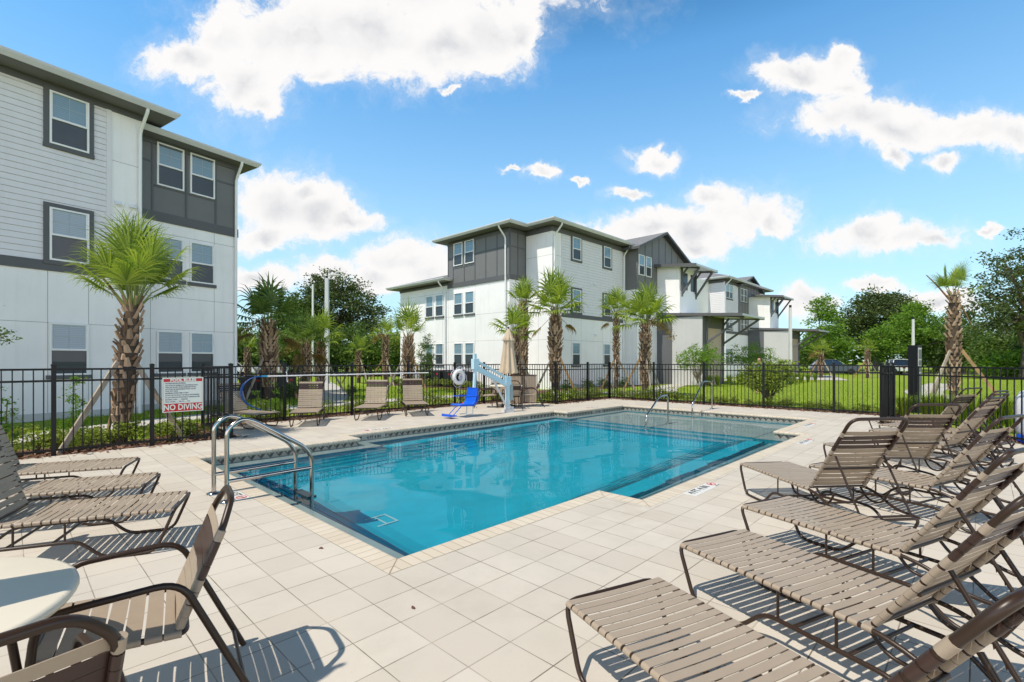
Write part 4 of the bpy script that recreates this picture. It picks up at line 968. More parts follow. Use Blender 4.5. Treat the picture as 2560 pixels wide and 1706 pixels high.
# ---- telescopic pole with blue hose
pl = thing('telescopic_pole', 'long white telescopic pool pole on fence hooks with blue end', 'pool pole', loc=tuple(P(2.50, 9.86, 1.155)), rz=PHI)
t = MB(); t.tube([(.12,0,0),(5.1,0,0)], .0175, 10); t.build('pole', white_pl, pl)
t = MB(); t.tube([(0,0,0),(.14,0,0)], .021, 10); t.build('grip', mat('aqua_grip', (.03,.30,.55), .5), pl)
for x in (.62, 4.6): t = MB(); t.tube(fillet([(x,.06,.10),(x,.0,.08),(x,.0,-.14),(x,-.03,-.17),(x,-.05,-.13)], .02), .008, 6); t.build('hook', white_pl, pl)
hs2 = thing('pool_hose', 'blue vacuum hose looped from the end of the white pole down the fence', 'hose', loc=tuple(P(2.50, 9.86, 1.155)), rz=PHI)
t = MB()
for k in range(2): t.tube(fillet([(.0,-.01-.02*k,0),(-.24,-.02-.02*k,-.02),(-.44-.03*k,-.02,-.22),(-.46-.03*k,-.03,-.46),(-.34-.04*k,-.02-.03*k,-.66),(-.1,.02,-.80),(.0,.02,-.83-.02*k)], .2, 5), .012, 7)
t.build('hose', mat('blue_hose', (.008,.09,.35), .4), hs2)
# ---- pool rules sign
sg = thing('pool_rules_sign', 'red and white pool rules sign with no diving on the left fence', 'sign', loc=tuple(P(.42, 7.868, .905)), rz=PHI)
t = MB(); t.box((-.33,-.006,-.325),(.33,0,.325)); t.build('board', sign_w, sg)
t = MB(); t.box((-.312,-.0082,.245),(.312,-.006,.302)); t.box((-.312,-.0082,-.312),(.312,-.006,-.165))
for x in (-.312, .309): t.box((x,-.0078,-.165),(x+.003,-.006,.245))
t.build('red_band', red_p, sg)
SX = Matrix.Rotation(R(90), 4, 'X')
text('POOL RULES', .068, sign_w, sg, T(0,-.009,.273) @ SX, bold=.004, sx=1.08)
text('NO DIVING', .150, sign_w, sg, T(0,-.009,-.240) @ SX, bold=.0035, sx=.80)
rules = ['SHOWER BEFORE ENTERING.','NO GLASS OR ANIMALS IN THE FENCED POOL','AREA (OR 50 FEET FROM UNFENCED POOL).','NO FOOD OR BEVERAGES IN POOL OR ON','POOL WET DECK.','MAXIMUM WATER TEMP. IS 104\u00b0F','DO NOT USE THE POOL IF YOU ARE ILL WITH DIARRHEA','DO NOT SWALLOW THE WATER, IT IS RECIRCULATED','BATHING LOAD: ____ PERSONS.','POOL HOURS: ___ A.M. TO ___ P.M.']
zz = [.215,.176,.140,.103,.067,.030,-.010,-.050,-.090,-.130]
for i, s_ in enumerate(rules): text(s_, .031, ink_b, sg, T(-.285,-.0075,zz[i]) @ SX, align='LEFT', bold=.0006, sx=(.68 if len(s_) > 45 else .72 if len(s_) > 42 else .80), ext=.0008)
# ---- depth markers on deck and waterline
def marker(u, v, w_, h_, rot, body, label, size=.11):
    o = thing('depth_marker', label, 'depth marker', matrix=Mp @ T(u, v, 0) @ Matrix.Rotation(rot, 4, 'Z'), group='pool depth markers')
    t = MB(); t.box((-w_/2,-h_/2,-.002),(w_/2,h_/2,.0028)); t.build('tile', mat('marker_tile', (.66,.65,.61), .5) if 'marker_tile' not in bpy.data.materials else bpy.data.materials['marker_tile'], o)
    sym = .15
    text(body, size, ink_k, o, T(-sym*.55, .012, .0032), ext=.0006, bold=.003, sx=.92)
    t = MB(); cx = w_/2 - .085; rg = [(cx+.052*math.cos(a), .012+.052*math.sin(a), .0036) for a in np.linspace(0, 2*math.pi, 25)[:-1]]; t.tube(rg, .0045, 6, closed=True); t.bar((cx-.036,-.024,.0036),(cx+.036,.048,.0036),.008,.002); t.build('no_diving_ring', red_p, o)
    t = MB(); t.bar((cx-.03,.0,.0034),(cx+.02,.025,.0034),.014,.0015); t.bar((cx-.03,.03,.0034),(cx+.0,.01,.0034),.007,.0015); t.lathe([(.009,.0028),(.009,.004)], 10, (cx+.03,.033,0)); t.build('diver', ink_k, o)
    text('NO DIVING', .022, ink_k, o, T(cx, -h_/2+.016, .0032), ext=.0006, bold=.0006)
marker(-.09, 3.06, .40, .165, R(-90), '5 FT', 'white depth marker reading 5 FT between the ladder rails')
marker(3.92, -.66, .74, .165, 0, '4 FT 4 IN', 'white depth marker reading 4 FT 4 IN on the near right deck', .13)
marker(8.69, -.67, .74, .165, 0, '4 FT 3 IN', 'white depth marker reading 4 FT 3 IN beside the right pool notch', .13)
marker(11.5, -.10, .74, .165, 0, '1 FT 4 IN', 'white depth marker on the right deck near the far end', .13)
marker(3.9, 6.72, .74, .165, math.pi, '4 FT 4 IN', 'depth marker on the far deck near the facing loungers', .13)
marker(11.6, 6.2, .74, .165, math.pi, '1 FT 4 IN', 'depth marker on the far deck by the pool corner', .13)
band_tile = mat('band_marker_tile', (.36,.36,.31), .3)
def wmark(M, body, label):
    o = thing('waterline_marker', label, 'depth marker', matrix=M, group='waterline depth markers')
    t = MB(); t.box((-.28,-.004,-.066),(.28,0,.04)); t.build('tile', band_tile, o); text(body, .085, ink_k, o, T(0,-.0045,-.012) @ SX, ext=.0005, bold=.003)
wmark(Mp @ T(3.62, V3+.03, -.098), '4 FT 4 IN', 'waterline marker reading 4 FT 4 IN on the far pool wall')
wmark(Mp @ T(8.44, V3+.03, -.098), '3 FT 0 IN', 'waterline marker reading 3 FT 0 IN below the blue lift')
wmark(Mp @ T(11.4, V2+.03, -.098), '1 FT 4 IN', 'waterline marker near the far left pool corner')
wmark(Mp @ T(U3+.03, 3.05, -.098) @ Matrix.Rotation(R(-90), 4, 'Z'), '1 FT 4 IN', 'waterline marker on the end wall under the far handrail')
# ---- pool floor drain and return fittings
dr = thing('floor_drain', 'square white drain cover on the deep pool floor', 'drain', loc=(-1.75, 6.5, 0), rz=PHI)
q_ = Mp.inverted() @ Vector((-1.75, 6.5, 0)); dz = -1.20 - .38 * max(0, (8 - q_.x) / 8) + .012
t = MB()
for lo, hi in (((-.25,-.25,0),(.25,-.21,.02)),((-.25,.21,0),(.25,.25,.02)),((-.25,-.21,0),(-.21,.21,.02)),((.21,-.21,0),(.25,.21,.02)),((-.02,-.21,0),(.02,.21,.015))): t.box(lo, hi)
t.xf(T(0,0,dz) @ Matrix.Diagonal((.68,.68,1,1))); t.build('grate', mat('drain_white', (.35,.62,.66), .5), dr)
# ---- scattered dry leaves / chips on the deck
lt = random.Random(8)
for i, (x, y) in enumerate([(-1.57,4.02),(-.62,3.05),(2.95,4.25),(3.15,4.5),(3.4,4.2),(3.3,4.75)]):
    t = MB(); pts = []
    for k in range(7): a = k*6.283/7; r_ = lt.uniform(.009,.020); pts.append((r_*1.3*math.cos(a), r_*.8*math.sin(a)))
    t.prism(pts, 0, .008); o = t.build('bark_chip', mat('chip_brown', (.13,.06,.04), .9) if i == 0 else bpy.data.materials['chip_brown']); o.location = (x, y, .002); o.rotation_euler = (lt.uniform(-.2,.2), lt.uniform(-.2,.2), lt.uniform(0, 6)); tag(o, 'small dry brown bark chip lying loose on the pale pavers', 'bark chip', 'loose bark chips on the deck')
# ---- tall white and blue drum at the right edge
cb = thing('storage_drum', 'white plastic drum with blue base cut by the right edge', 'drum', loc=(10.03, 9.3, -.03))
t = MB(); t.lathe([(.28,.0),(.29,.02),(.29,.14),(.28,.16)], 24); t.build('base', blue_pl, cb)
t = MB(); t.lathe([(.27,.16),(.30,.22),(.31,.6),(.30,.86),(.24,.98),(.10,1.04),(.0,1.05)], 24); t.build('tank', white_pl, cb)
# ------------------------------------------------------------------ beyond the fence: posts, cars, condensers, person
def lamp_post(x, y, h, w_, label, arm=False):
    o = thing('light_pole', label, 'light pole', loc=(x, y, -.06), group='pale light poles')
    t = MB(); a, b = w_/2, w_*.36; t.add([(-a,-a,0),(a,-a,0),(a,a,0),(-a,a,0),(-b,-b,h),(b,-b,h),(b,b,h),(-b,b,h)], [(4,5,6,7),(0,1,5,4),(1,2,6,5),(2,3,7,6),(3,0,4,7)]); t.build('pole', galv, o)
    t = MB(); t.box((-.06,-.06,h),(.06,.06,h+.18)); t.build('tenon', black_al, o)
    if arm: t = MB(); t.bar((0,0,h+.16),(.85,0,h+.22),.06,.06); t.box((.25,-.17,h+.17),(.95,.17,h+.27)); t.build('lamp_head', galv, o)
lamp_post(-12.9, 34, 7.35, .30, 'tall pale concrete light pole with side lamp, left of the big oak', True)
lamp_post(-19.6, 48, 9.1, .20, 'second pale pole just left of the lamp pole, before the oak')
lamp_post(-14.9, 60, 7.0, .16, 'thin dark light pole beside the far palms at the building edge')
lamp_post(19.4, 34, 5.3, .20, 'white light pole at the right end of the far building')
lamp_post(32.9, 40, 5.0, .17, 'short white pole rising behind the dark directory post')
dp = thing('directory_post', 'dark charcoal directory post with framed notices outside the fence', 'sign post', loc=(12.4, 14.95, -.06), rz=R(28))
t = MB(); t.box((-.13,-.08,0),(.13,.17,2.08)); t.build('post', black_al, dp)
t = MB(); t.box((-.10,-.088,.35),(.10,-.08,2.0)); t.build('notice_frame', galv, dp)
t = MB()
for lo, hi in ((.40,1.22),(1.26,1.42),(1.46,1.62),(1.66,1.95)): t.box((-.085,-.092,lo),(.085,-.088,hi))
t.build('notice_panel', mat('notice_grey', (.12,.125,.125), .4), dp)
def condenser(M, label, w_=.85, h_=.92):
    o = thing('air_conditioner', label, 'condenser', matrix=M, group='dark air conditioner condensers')
    t = MB(); t.box((-w_/2,-w_/2,0),(w_/2,w_/2,.06)); t.box((-w_/2,-w_/2,h_-.06),(w_/2,w_/2,h_)); t.box((-w_/2+.05,-w_/2+.05,.06),(w_/2-.05,w_/2-.05,h_-.06))
    for x in (-1, 1):
        for y in (-1, 1): t.box((x*(w_/2-.03)-.03,y*(w_/2-.03)-.03,.06),(x*(w_/2-.03)+.03,y*(w_/2-.03)+.03,h_-.06))
    t.build('case', ac_m, o)
    g_ = MB()
    for k in range(12):
        z = .11 + k*.06
        for sd_ in range(4): g_.obox(Matrix.Rotation(sd_*math.pi/2, 4, 'Z'), (-w_/2+.06,-w_/2+.01,z),(w_/2-.06,-w_/2+.03,z+.03))
    g_.build('louvers', ac_m, o)
    l = MB(); l.box((w_/2-.34,-w_/2-.006,h_-.2),(w_/2-.16,-w_/2+.01,h_-.12)); l.build('badge', red_p, o); f = MB(); f.lathe([(.32,h_),(.32,h_+.03),(.05,h_+.05)], 16); f.build('fan_guard', ac_m, o)
condenser(T(-11.0,20.6,-.05) @ Matrix.Rotation(.6,4,'Z'), 'dark condenser at the left building corner behind the blue hose'); condenser(T(-10.0,21.4,-.05) @ Matrix.Rotation(.6,4,'Z'), 'dark condenser right of the first, behind the braced palm base')
for i, b in enumerate((8.5, 7.2, 6.0, 4.9)): condenser(Mr @ T(-2.1, b, -.03) @ FACE_L, ('dark condenser farthest left along the far building wall', 'dark condenser second along the far wall, behind the life ring', 'dark condenser third along the far wall, behind the lift arm', 'dark condenser nearest the umbrella along the far wall')[i])
def car(x, y, rz, paint, label, kind='suv', cat='car'):
    o = thing('parked_car', label, cat, loc=(x, y, -.03), rz=rz)
    w_ = .92
    low = [(-2.35,.35),(-2.38,.75),(-2.25,.98),(-.9,1.05),(2.0,1.02),(2.32,.92),(2.38,.6),(2.3,.33)] if kind == 'suv' else [(-2.7,.42),(-2.72,.98),(-.9,1.02),(1.3,1.05),(2.45,.98),(2.6,.8),(2.6,.42)]
    top = [(-.95,1.05),(-.25,1.58),(.2,1.67),(1.6,1.64),(2.2,1.04)] if kind == 'suv' else [(-.85,1.02),(-.6,1.62),(.1,1.68),(.75,1.62),(1.5,1.04)]
    def ext(prof, w0, w1, mm, name, par):
        b = MB(); n = len(prof); zs = [z for _, z in prof]; z0, z1 = min(zs), max(zs)
        ww = [w0 + (w1 - w0) * (z - z0) / max(.01, z1 - z0) for z in zs]
        b.add([(px_, -q, z) for (px_, z), q in zip(prof, ww)] + [(px_, q, z) for (px_, z), q in zip(prof, ww)], [tuple(range(n)), tuple(range(2*n-1, n-1, -1))] + [(i, n+i, n+(i+1)%n, (i+1)%n) for i in range(n)])
        q = b.build(name, mm, par); bv = q.modifiers.new('bevel', 'BEVEL'); bv.width = .06; bv.segments = 3; return q
    body = ext(low, w_, w_, paint, 'body', o); cab = ext(top, w_-.04, w_-.22, cglass, 'greenhouse', o)
    r_ = MB(); (xa, za), (xb, zb), (xc, zc) = top[1:4]; r_.box((xa+.1,-w_+.24,zb-.0),(xc-.02,w_-.24,zb+.045)); r_.build('roof', paint, o)
    pl_ = MB()
    for sy in (-1, 1):
        for (a, b) in ((top[0], top[1]), (top[3], top[4]), ((.3,1.05),(.3,1.63))): pl_.bar((a[0], sy*(w_-.03), a[1]), (b[0], sy*(w_-.2), b[1]), .06, .07)
    pl_.build('pillar', paint, o)
    for sx in (-1.5, 1.45):
        for sy in (-1, 1):
            t = MB(); t.lathe([(.18,-.1),(.33,-.11),(.36,-.06),(.36,.06),(.33,.11),(.18,.1)], 20, (0,0,0)); t.xf(T(sx, sy*.82, .36) @ Matrix.Rotation(R(90), 4, 'X')); wh = t.build('wheel', rubber, o)
            t = MB(); t.lathe([(.0,-.09),(.2,-.09),(.22,0),(.2,.09),(.0,.09)], 12); t.xf(T(sx, sy*.83, .36) @ Matrix.Rotation(R(90), 4, 'X')); t.build('rim', steel, wh)
    for sy in (-.68, .68):
        e = low[-3] if kind == 'suv' else low[-2]; t = MB(); t.box((2.28,sy-.16,.72),(2.42 if kind=='suv' else 2.62,sy+.16,.86)); t.build('headlight', white_pl, o)
        t = MB(); t.box((-2.41 if kind=='suv' else -2.74,sy-.14,.78),(-2.3,sy+.14,.92)); t.build('taillight', red_p, o)
        t = MB(); t.box((-.75,(w_+.02)*np.sign(sy)-.07,1.05),(-.6,(w_+.02)*np.sign(sy)+.07,1.2)); t.build('mirror', paint, o)
    return o
car(-24.5, 51, R(12), carw, 'white car parked behind the leftmost small palms past the fence')
car(-29.6, 50, R(8), carw, 'white pickup parked at the left building corner beyond the palms', 'truck', 'pickup')
car(37.6, 57, R(160), card, 'dark blue grey car parked beyond the lawn on the right', 'suv')
car(43.6, 55, R(75), carw, 'white pickup parked behind the dense fence return, beyond the lawn', 'truck', 'pickup')
# ---- person behind the shrub
pe = thing('person', 'man in a light blue shirt walking behind the round shrub', 'person', loc=(11.75, 23.2, -.05), rz=R(150))
def skinned(name, verts, edges, rad, m, par, sub=2):
    me = bpy.data.meshes.new(name); me.from_pydata([Vector(v) for v in verts], edges, []); me.materials.append(m); o = link(name, me, par)
    o.modifiers.new('skin', 'SKIN')
    for i, sv in enumerate(me.skin_vertices[0].data): sv.radius = rad[i] if isinstance(rad[i], tuple) else (rad[i], rad[i])
    me.skin_vertices[0].data[0].use_root = True
    s_ = o.modifiers.new('sub', 'SUBSURF'); s_.levels = sub; s_.render_levels = sub; return o
bv_ = [(0,0,.93),(0,.0,1.12),(0,-.01,1.32),(0,0,1.45),(0,.015,1.53),(0,.02,1.63),(0,.02,1.72),(-.18,0,1.40),(-.25,.02,1.14),(-.24,.10,.92),(.18,0,1.40),(.25,-.02,1.14),(.24,.08,.93),(-.09,0,.88),(-.10,.08,.50),(-.10,.0,.09),(-.10,.14,.04),(.09,0,.88),(.10,-.06,.50),(.10,-.16,.10),(.10,-.02,.04)]
be_ = [(0,1),(1,2),(2,3),(3,4),(4,5),(5,6),(3,7),(7,8),(8,9),(3,10),(10,11),(11,12),(0,13),(13,14),(14,15),(15,16),(0,17),(17,18),(18,19),(19,20)]
br_ = [(.15,.11),(.15,.11),(.17,.12),(.10,.09),.055,(.078,.095),(.065,.08),.06,.045,.035,.06,.045,.035,.085,.06,.042,.035,.085,.06,.042,.035]
skinned('body', bv_, be_, br_, skin, pe)
skinned('shirt', [(0,0,.90),(0,0,1.12),(0,-.01,1.32),(0,0,1.43),(-.18,0,1.40),(-.24,.015,1.20),(.18,0,1.40),(.24,-.015,1.20)], [(0,1),(1,2),(2,3),(3,4),(4,5),(3,6),(6,7)], [(.17,.13),(.17,.13),(.19,.135),(.11,.10),.08,.07,.08,.07], shirt, pe)
skinned('trousers', [(0,0,.93),(-.09,0,.86),(-.10,.08,.50),(-.10,0,.12),(.09,0,.86),(.10,-.06,.50),(.10,-.16,.13)], [(0,1),(1,2),(2,3),(0,4),(4,5),(5,6)], [(.165,.125),.105,.08,.065,.105,.08,.065], denim, pe)
skinned('hair', [(0,0,1.70),(0,.0,1.765),(0,-.05,1.70)], [(0,1),(0,2)], [(.075,.085),(.06,.07),.06], hair, pe)
t = MB(); t.lathe([(0,-.02),(.012,-.01),(.015,.01),(0,.025)], 8, (0,.115,1.645)); t.build('nose', skin, pe)
# ------------------------------------------------------------------ plants
def leaf_quads(c, size, rs, out=None, flat=.5, asp=.5):
    """diamond leaves at the points c"""
    n = len(c); d = rs.normal(0, 1, (n, 3)); d[:, 2] *= flat
    if out is not None: d += out * .7
    d /= np.linalg.norm(d, axis=1, keepdims=True) + 1e-9
    s_ = rs.normal(0, 1, (n, 3)); s_ -= d * (s_ * d).sum(1, keepdims=True); s_ /= np.linalg.norm(s_, axis=1, keepdims=True) + 1e-9
    L_ = (size * rs.uniform(.6, 1.25, n))[:, None]; up = np.cross(d, s_)
    a = c - d * L_ * .5; b = c + s_ * L_ * asp * .5 + up * L_ * .06; e = c + d * L_ * .5; f = c - s_ * L_ * asp * .5 + up * L_ * .06
    V = np.stack([a, b, e, f], 1).reshape(-1, 3); return V, np.arange(4 * n).reshape(-1, 4)
def clumps(blobs, nclump, per, rc, rs, shell=.55):
    """blobs: (cx,cy,cz,rx,ry,rz); clump centres towards the outside, leaves gaussian round them"""
    w_ = np.array([b[3]*b[4]*b[5] for b in blobs]) ** .75; k = rs.choice(len(blobs), nclump, p=w_/w_.sum()); B_ = np.array(blobs)[k]
    d = rs.normal(0, 1, (nclump, 3)); d /= np.linalg.norm(d, axis=1, keepdims=True); r = (shell + (1-shell) * rs.uniform(0, 1, (nclump, 1))) * rs.choice([1, 1, 1, .6], (nclump, 1))
    c = B_[:, :3] + d * r * B_[:, 3:]
    q = rs.normal(0, 1, (nclump, per, 3)) * rc * rs.uniform(.6, 1.3, (nclump, 1, 1)); q[:, :, 2] *= .55
    p = (c[:, None, :] + q).reshape(-1, 3); o = np.repeat(d, per, 0); return p, o, c
def tree(name, label, cat, x, y, h, blobs, nclump, per, rc, leaf, lm, seed, trunk_r=.25, bm=bark, limbs=10, group=None, rz=0, shell=.55, z0=-.06, trunk_h=None):
    rs = np.random.RandomState(seed); o = thing(name, label, cat, loc=(x, y, z0), rz=rz, group=group)
    p, out, c = clumps(blobs, nclump, per, rc, rs, shell); p[:, 2] = np.maximum(p[:, 2], .05); V, Q = leaf_quads(p, leaf, rs, out); npmesh('crown', V, Q, lm, o)
    t = MB(); th = trunk_h or h * .3; rr = random.Random(seed); le = (rr.uniform(-.3,.3), rr.uniform(-.3,.3))
    base = [(0,0,0),(le[0]*.3,le[1]*.3,th*.5),(le[0],le[1],th)]; t.tube(base, [trunk_r*1.25, trunk_r*.95, trunk_r*.8], 9)
    order = rr.sample(range(len(c)), min(limbs, len(c)))
    for i in order:
        e = Vector(c[i]); m_ = Vector(base[2]).lerp(e, .5) + Vector((0,0,.08*h*rr.uniform(.2,1))); t.tube([base[2] if rr.random() < .7 else base[1], m_, e], [trunk_r*.5, trunk_r*.26, trunk_r*.07], 6)
    t.build('trunk', bm, o); return o
# ---- sabal palms
def frond(VV, QQ, org, az, el, pet, L_, rs, droop, nl=26, fold=.35, w_=.022, spread=115, petmb=None, pm=0, pr=.012):
    d = Vector((math.cos(az)*math.cos(el), math.sin(az)*math.cos(el), math.sin(el))); side = Vector((-math.sin(az), math.cos(az), 0)); nrm = side.cross(d) * -1
    p0 = Vector(org); p1 = p0 + d * pet * .5; p2 = p0 + d * pet + Vector((0,0,-droop*pet*.25))
    petmb.tube([p0, p1, p2], [pr*1.4, pr, pr*.75], 5, pm, cap=False)
    dd = (p2 - p1).normalized(); nrm = side.cross(dd)
    if nrm.z < 0: nrm = -nrm
    for i in range(nl):
        q = (i / (nl-1)) * 2 - 1; a = R(spread) * q; ll = L_ * (1 - .38 * abs(q) ** 1.7) * rs.uniform(.84, 1.10)
        ax = (dd * math.cos(a) + side * math.sin(a)); ax = (ax + nrm * (.12 + .20*(1-abs(q)))).normalized()
        wv = nrm.cross(ax).normalized(); st = p2 + dd * (.18 * L_ * (1 - abs(q)))
        b0, segs = st, 4; pts = [st]; cur = ax.copy()
        for k in range(segs):
            f = (k + 1) / segs; cur = (cur + Vector((0,0,-1)) * droop * (.02 + .85 * f ** 2.4)).normalized(); pts.append(pts[-1] + cur * ll / segs)
        ws = [w_*.35, w_, w_*.95, w_*.6, w_*.08]; base = len(VV); fl = nrm * w_ * fold
        for k, pnt in enumerate(pts): VV += [pnt - wv*ws[k] + fl*(ws[k]/w_), pnt - fl*(ws[k]/w_)*.6, pnt + wv*ws[k] + fl*(ws[k]/w_)]
        for k in range(segs):
            a_ = base + 3*k; QQ += [(a_, a_+1, a_+4, a_+3), (a_+1, a_+2, a_+5, a_+4)]
def palm(label, x, y, ht, r, top, cr, nf, seed, braces=True, dead=0, upright=.0, lean=(0,0), ball=0, bz=1.7, leafm=None, w_=.022, nl=25, baz=None, stubs=0, group='sabal palms', barrel=True):
    rs = random.Random(seed); o = thing('palm_tree', label, 'palm', loc=(x, y, -.06), group=group)
    t = MB(); n = 12; prof = []
    for i in range(n+1):
        f = i / n; rad = r * ((.78 + .0*f) if f < .18 else (.80 + .20 * math.sin(min(1, (f-.18)/.5) * math.pi/2)) if f < .7 else 1.0 - .45 * ((f-.7)/.3) ** 2); prof.append((rad * .86, f * ht))
    t.tube([(lean[0]*z/ht, lean[1]*z/ht, z) for _, z in prof], [q for q, _ in prof], 14); t.build('trunk', boot, o)
    # leaf-base boots in spiralling rows, each a split wedge
    bt = MB(); rows = int(ht * .80 / .115); k0 = 9 if r > .2 else 7
    for j in range(rows):
        z = ht * .17 + (ht*.86) * j / rows; f = z / ht; rad = np.interp(f, [i / n for i in range(n+1)], [q for q, _ in prof])
        for k in range(k0):
            a = 2*math.pi*(k + .5*(j % 2)) / k0 + rs.uniform(-.12,.12); c, s_ = math.cos(a), math.sin(a); sg = 1 if (j % 2) else -1
            if rs.random() < .08: continue
            ln = rs.uniform(.12,.28) * (r/.25); fl = rs.uniform(.035,.09) * (r/.25) * (1.4 if f > .5 else .9); hw = rad * 2.6 / k0 * rs.uniform(.75, 1.1); tw = sg * rs.uniform(.25,.6) * hw
            lx, ly = lean[0]*f, lean[1]*f
            def pt(rr_, ta, zz): return (lx + c*rr_ - s_*ta, ly + s_*rr_ + c*ta, z + zz)
            bt.add([pt(rad*.94,-hw,0), pt(rad*.94,hw,0), pt(rad+fl,hw*.55+tw,ln), pt(rad+fl,-hw*.55+tw,ln*rs.uniform(.8,1.1)), pt(rad+.03,0,-.01), pt(rad+fl+.028,tw,ln*.9)], [(0,4,5,3),(4,1,2,5),(3,5,2),(0,3,2,1)])
    bt.build('boots', boot_l, o)
    if y > 18: nl, w_, nf = 15, w_ * 1.75, max(6, int(nf * .85))
    VV, QQ = [], []; pm = MB(); H = max(.6, top - ht); rad0 = max(.06, r * .35)
    lo = 26 + (48 - 26) * min(1, upright * 2)
    for i in range(nf):
        az = i * 2.39996 + rs.uniform(-.3,.3); f = i / max(1, nf-1)
        el = R(87 - (87 - lo) * f ** 1.05) + rs.uniform(-.10,.10); s2 = math.sin(max(0, el)) ** 2
        tot = (cr * (1 - s2) + H * s2) * rs.uniform(.88,1.08); pet = tot * rs.uniform(.50,.60); bl = (tot - pet) * 1.16
        org = (lean[0] + rad0*math.cos(az), lean[1] + rad0*math.sin(az), ht - .15 + .12*(1-f))
        frond(VV, QQ, org, az, el, pet, bl, rs, (.55 + .60*f) * (1 - .35*upright), nl, .35, w_ * max(cr, .9) * .74, 88 if upright > .4 else 100, pm, 0, .012)
    L_ = cr * .6
    npmesh('fronds', [tuple(v) for v in VV], QQ, leafm or palm_l, o); pm.build('petioles', petiole, o)
    if dead:
        VV, QQ = [], []; pm = MB()
        for i in range(dead):
            az = rs.uniform(0, 6.28); frond(VV, QQ, (lean[0],lean[1],ht-.25), az, R(rs.uniform(-35,5)), cr*.55, L_*.8, rs, 1.3, 16, .6, w_*cr*.6, 90, pm, 0, .011)
        npmesh('dead_fronds', [tuple(v) for v in VV], QQ, palm_dead, o); pm.build('dead_petioles', petiole_b, o)
    if stubs:
        pm = MB()
        for i in range(stubs):
            az = (math.pi*.95 if i % 2 == 0 else 0.3) + rs.uniform(-.3,.3); el = R(52 if i == 0 else -58); d = Vector((math.cos(az)*math.cos(el), math.sin(az)*math.cos(el), math.sin(el))); p = Vector((lean[0],lean[1],ht-.15)) + Vector((math.cos(az), math.sin(az), 0))*.12
            pm.tube([p, p + d*.55 + Vector((0,0,.04)), p + d*1.05], [.03,.022,.014], 6)
        pm.build('cut_stalks', petiole_b, o)
    if ball:                                     # hanging flower sprays
        rr = np.random.RandomState(seed); az = rr.uniform(-.4, 6) if ball is True else ball; pts = []
        for i in range(420):
            q = rr.uniform(0, 1); a = az + rr.normal(0, .35); rad = .25 + 1.0 * q * cr * .75; pts.append((rad*math.cos(a) + rr.normal(0,.05), rad*math.sin(a) + rr.normal(0,.05), ht + .05 - .55*q*q*cr + rr.normal(0, .10)))
        V, Q = leaf_quads(np.array(pts), .10, rr); npmesh('flower_spray', V, Q, palm_dead, o)['kind'] = 'stuff'
    if braces:
        a0 = rs.uniform(0, 2) if baz is None else baz
        for i in range(3):
            a = a0 + i * 2.094; d = Vector((math.cos(a), math.sin(a), 0)); b = MB(); zt = bz * rs.uniform(.95,1.05)
            b.bar(Vector((lean[0]*.5,lean[1]*.5,0)) + d*(r*.9) + Vector((0,0,zt)), d*(bz*.68) + Vector((0,0,-.02)), .038, .088, up=(0,0,1)); b.build('brace', wood if i != 1 else wood_t, o)
        bl_ = MB(); bl_.lathe([(r*.98,bz-.16),(r*1.0,bz-.15),(r*1.0,bz-.12),(r*.98,bz-.11)], 16, (lean[0]*.5,lean[1]*.5,0)); bl_.build('strap_band', black_al, o)
    return o
palm('big near palm with green crown before the siding wall on the left', -7.45, 9.25, 2.72, .175, 4.45, .66, 26, 11, bz=1.6, baz=R(20), lean=(.22,.05), upright=.6, stubs=1, leafm=palm_l, nl=30)
palm('stout palm with a thick trunk and dry sprays just right of the near building', -9.97, 20, 3.15, .31, 5.15, 1.5, 26, 12, ball=3.4, leafm=palm_d, dead=4, baz=R(250))
palm('left one of two palms growing side by side before the lamp pole', -10.15, 24, 2.45, .23, 4.2, 1.2, 20, 13, ball=3.2, dead=6, leafm=palm_d)
palm('right one of two palms growing side by side before the lamp pole', -9.9, 25.3, 2.6, .23, 4.4, 1.25, 23, 14, dead=1)
palm('thin sparse palm between the building corner and the stout palm', -15.2, 28, 2.35, .16, 3.3, .55, 6, 15, upright=1, leafm=palm_l, bz=1.5)
palm('short bushy palm right of the tall lamp pole', -11.0, 35, 2.3, .2, 3.5, .95, 18, 16)
palm('palm with yellow green fronds left of the thin dark pole', -8.3, 32, 3.2, .21, 4.6, .9, 17, 17, ball=3.3)
palm('palm with upright fan crown in front of the far wing windows', -5.1, 24, 2.75, .27, 4.6, .85, 15, 18, upright=.7, baz=R(215))
palm('lower palm of the pair right behind the umbrella', .14, 20.4, 2.75, .22, 4.2, .95, 20, 19)
palm('taller narrow palm of the pair right behind the umbrella', .50, 22.3, 4.2, .22, 5.6, .7, 15, 20, upright=.55, braces=False)
palm('large full palm before the downspout corner of the far building', 1.95, 22.0, 3.8, .27, 5.9, 1.25, 29, 21, baz=R(205), dead=2)
palm('slim trunked palm before the far siding windows', 5.13, 24, 3.95, .15, 5.4, .95, 20, 22, bz=1.6, dead=1)
palm('full palm with orange flower spray before the far grey gable', 6.0, 22, 3.3, .23, 5.2, 1.35, 28, 23, ball=-.35, baz=R(30))
palm('pale trunked palm with few upright fronds beyond the right fence', 14.4, 15.9, 3.75, .175, 4.95, .7, 6, 24, upright=1, stubs=2, bz=1.95, baz=R(195), nl=26)
palm('small distant palm near the right end of the far building', 28.5, 45, 2.35, .22, 3.8, .95, 17, 25, ball=3.2)
palm('small distant palm before the dark right oak', 32.8, 45, 2.6, .2, 3.9, .85, 15, 26)
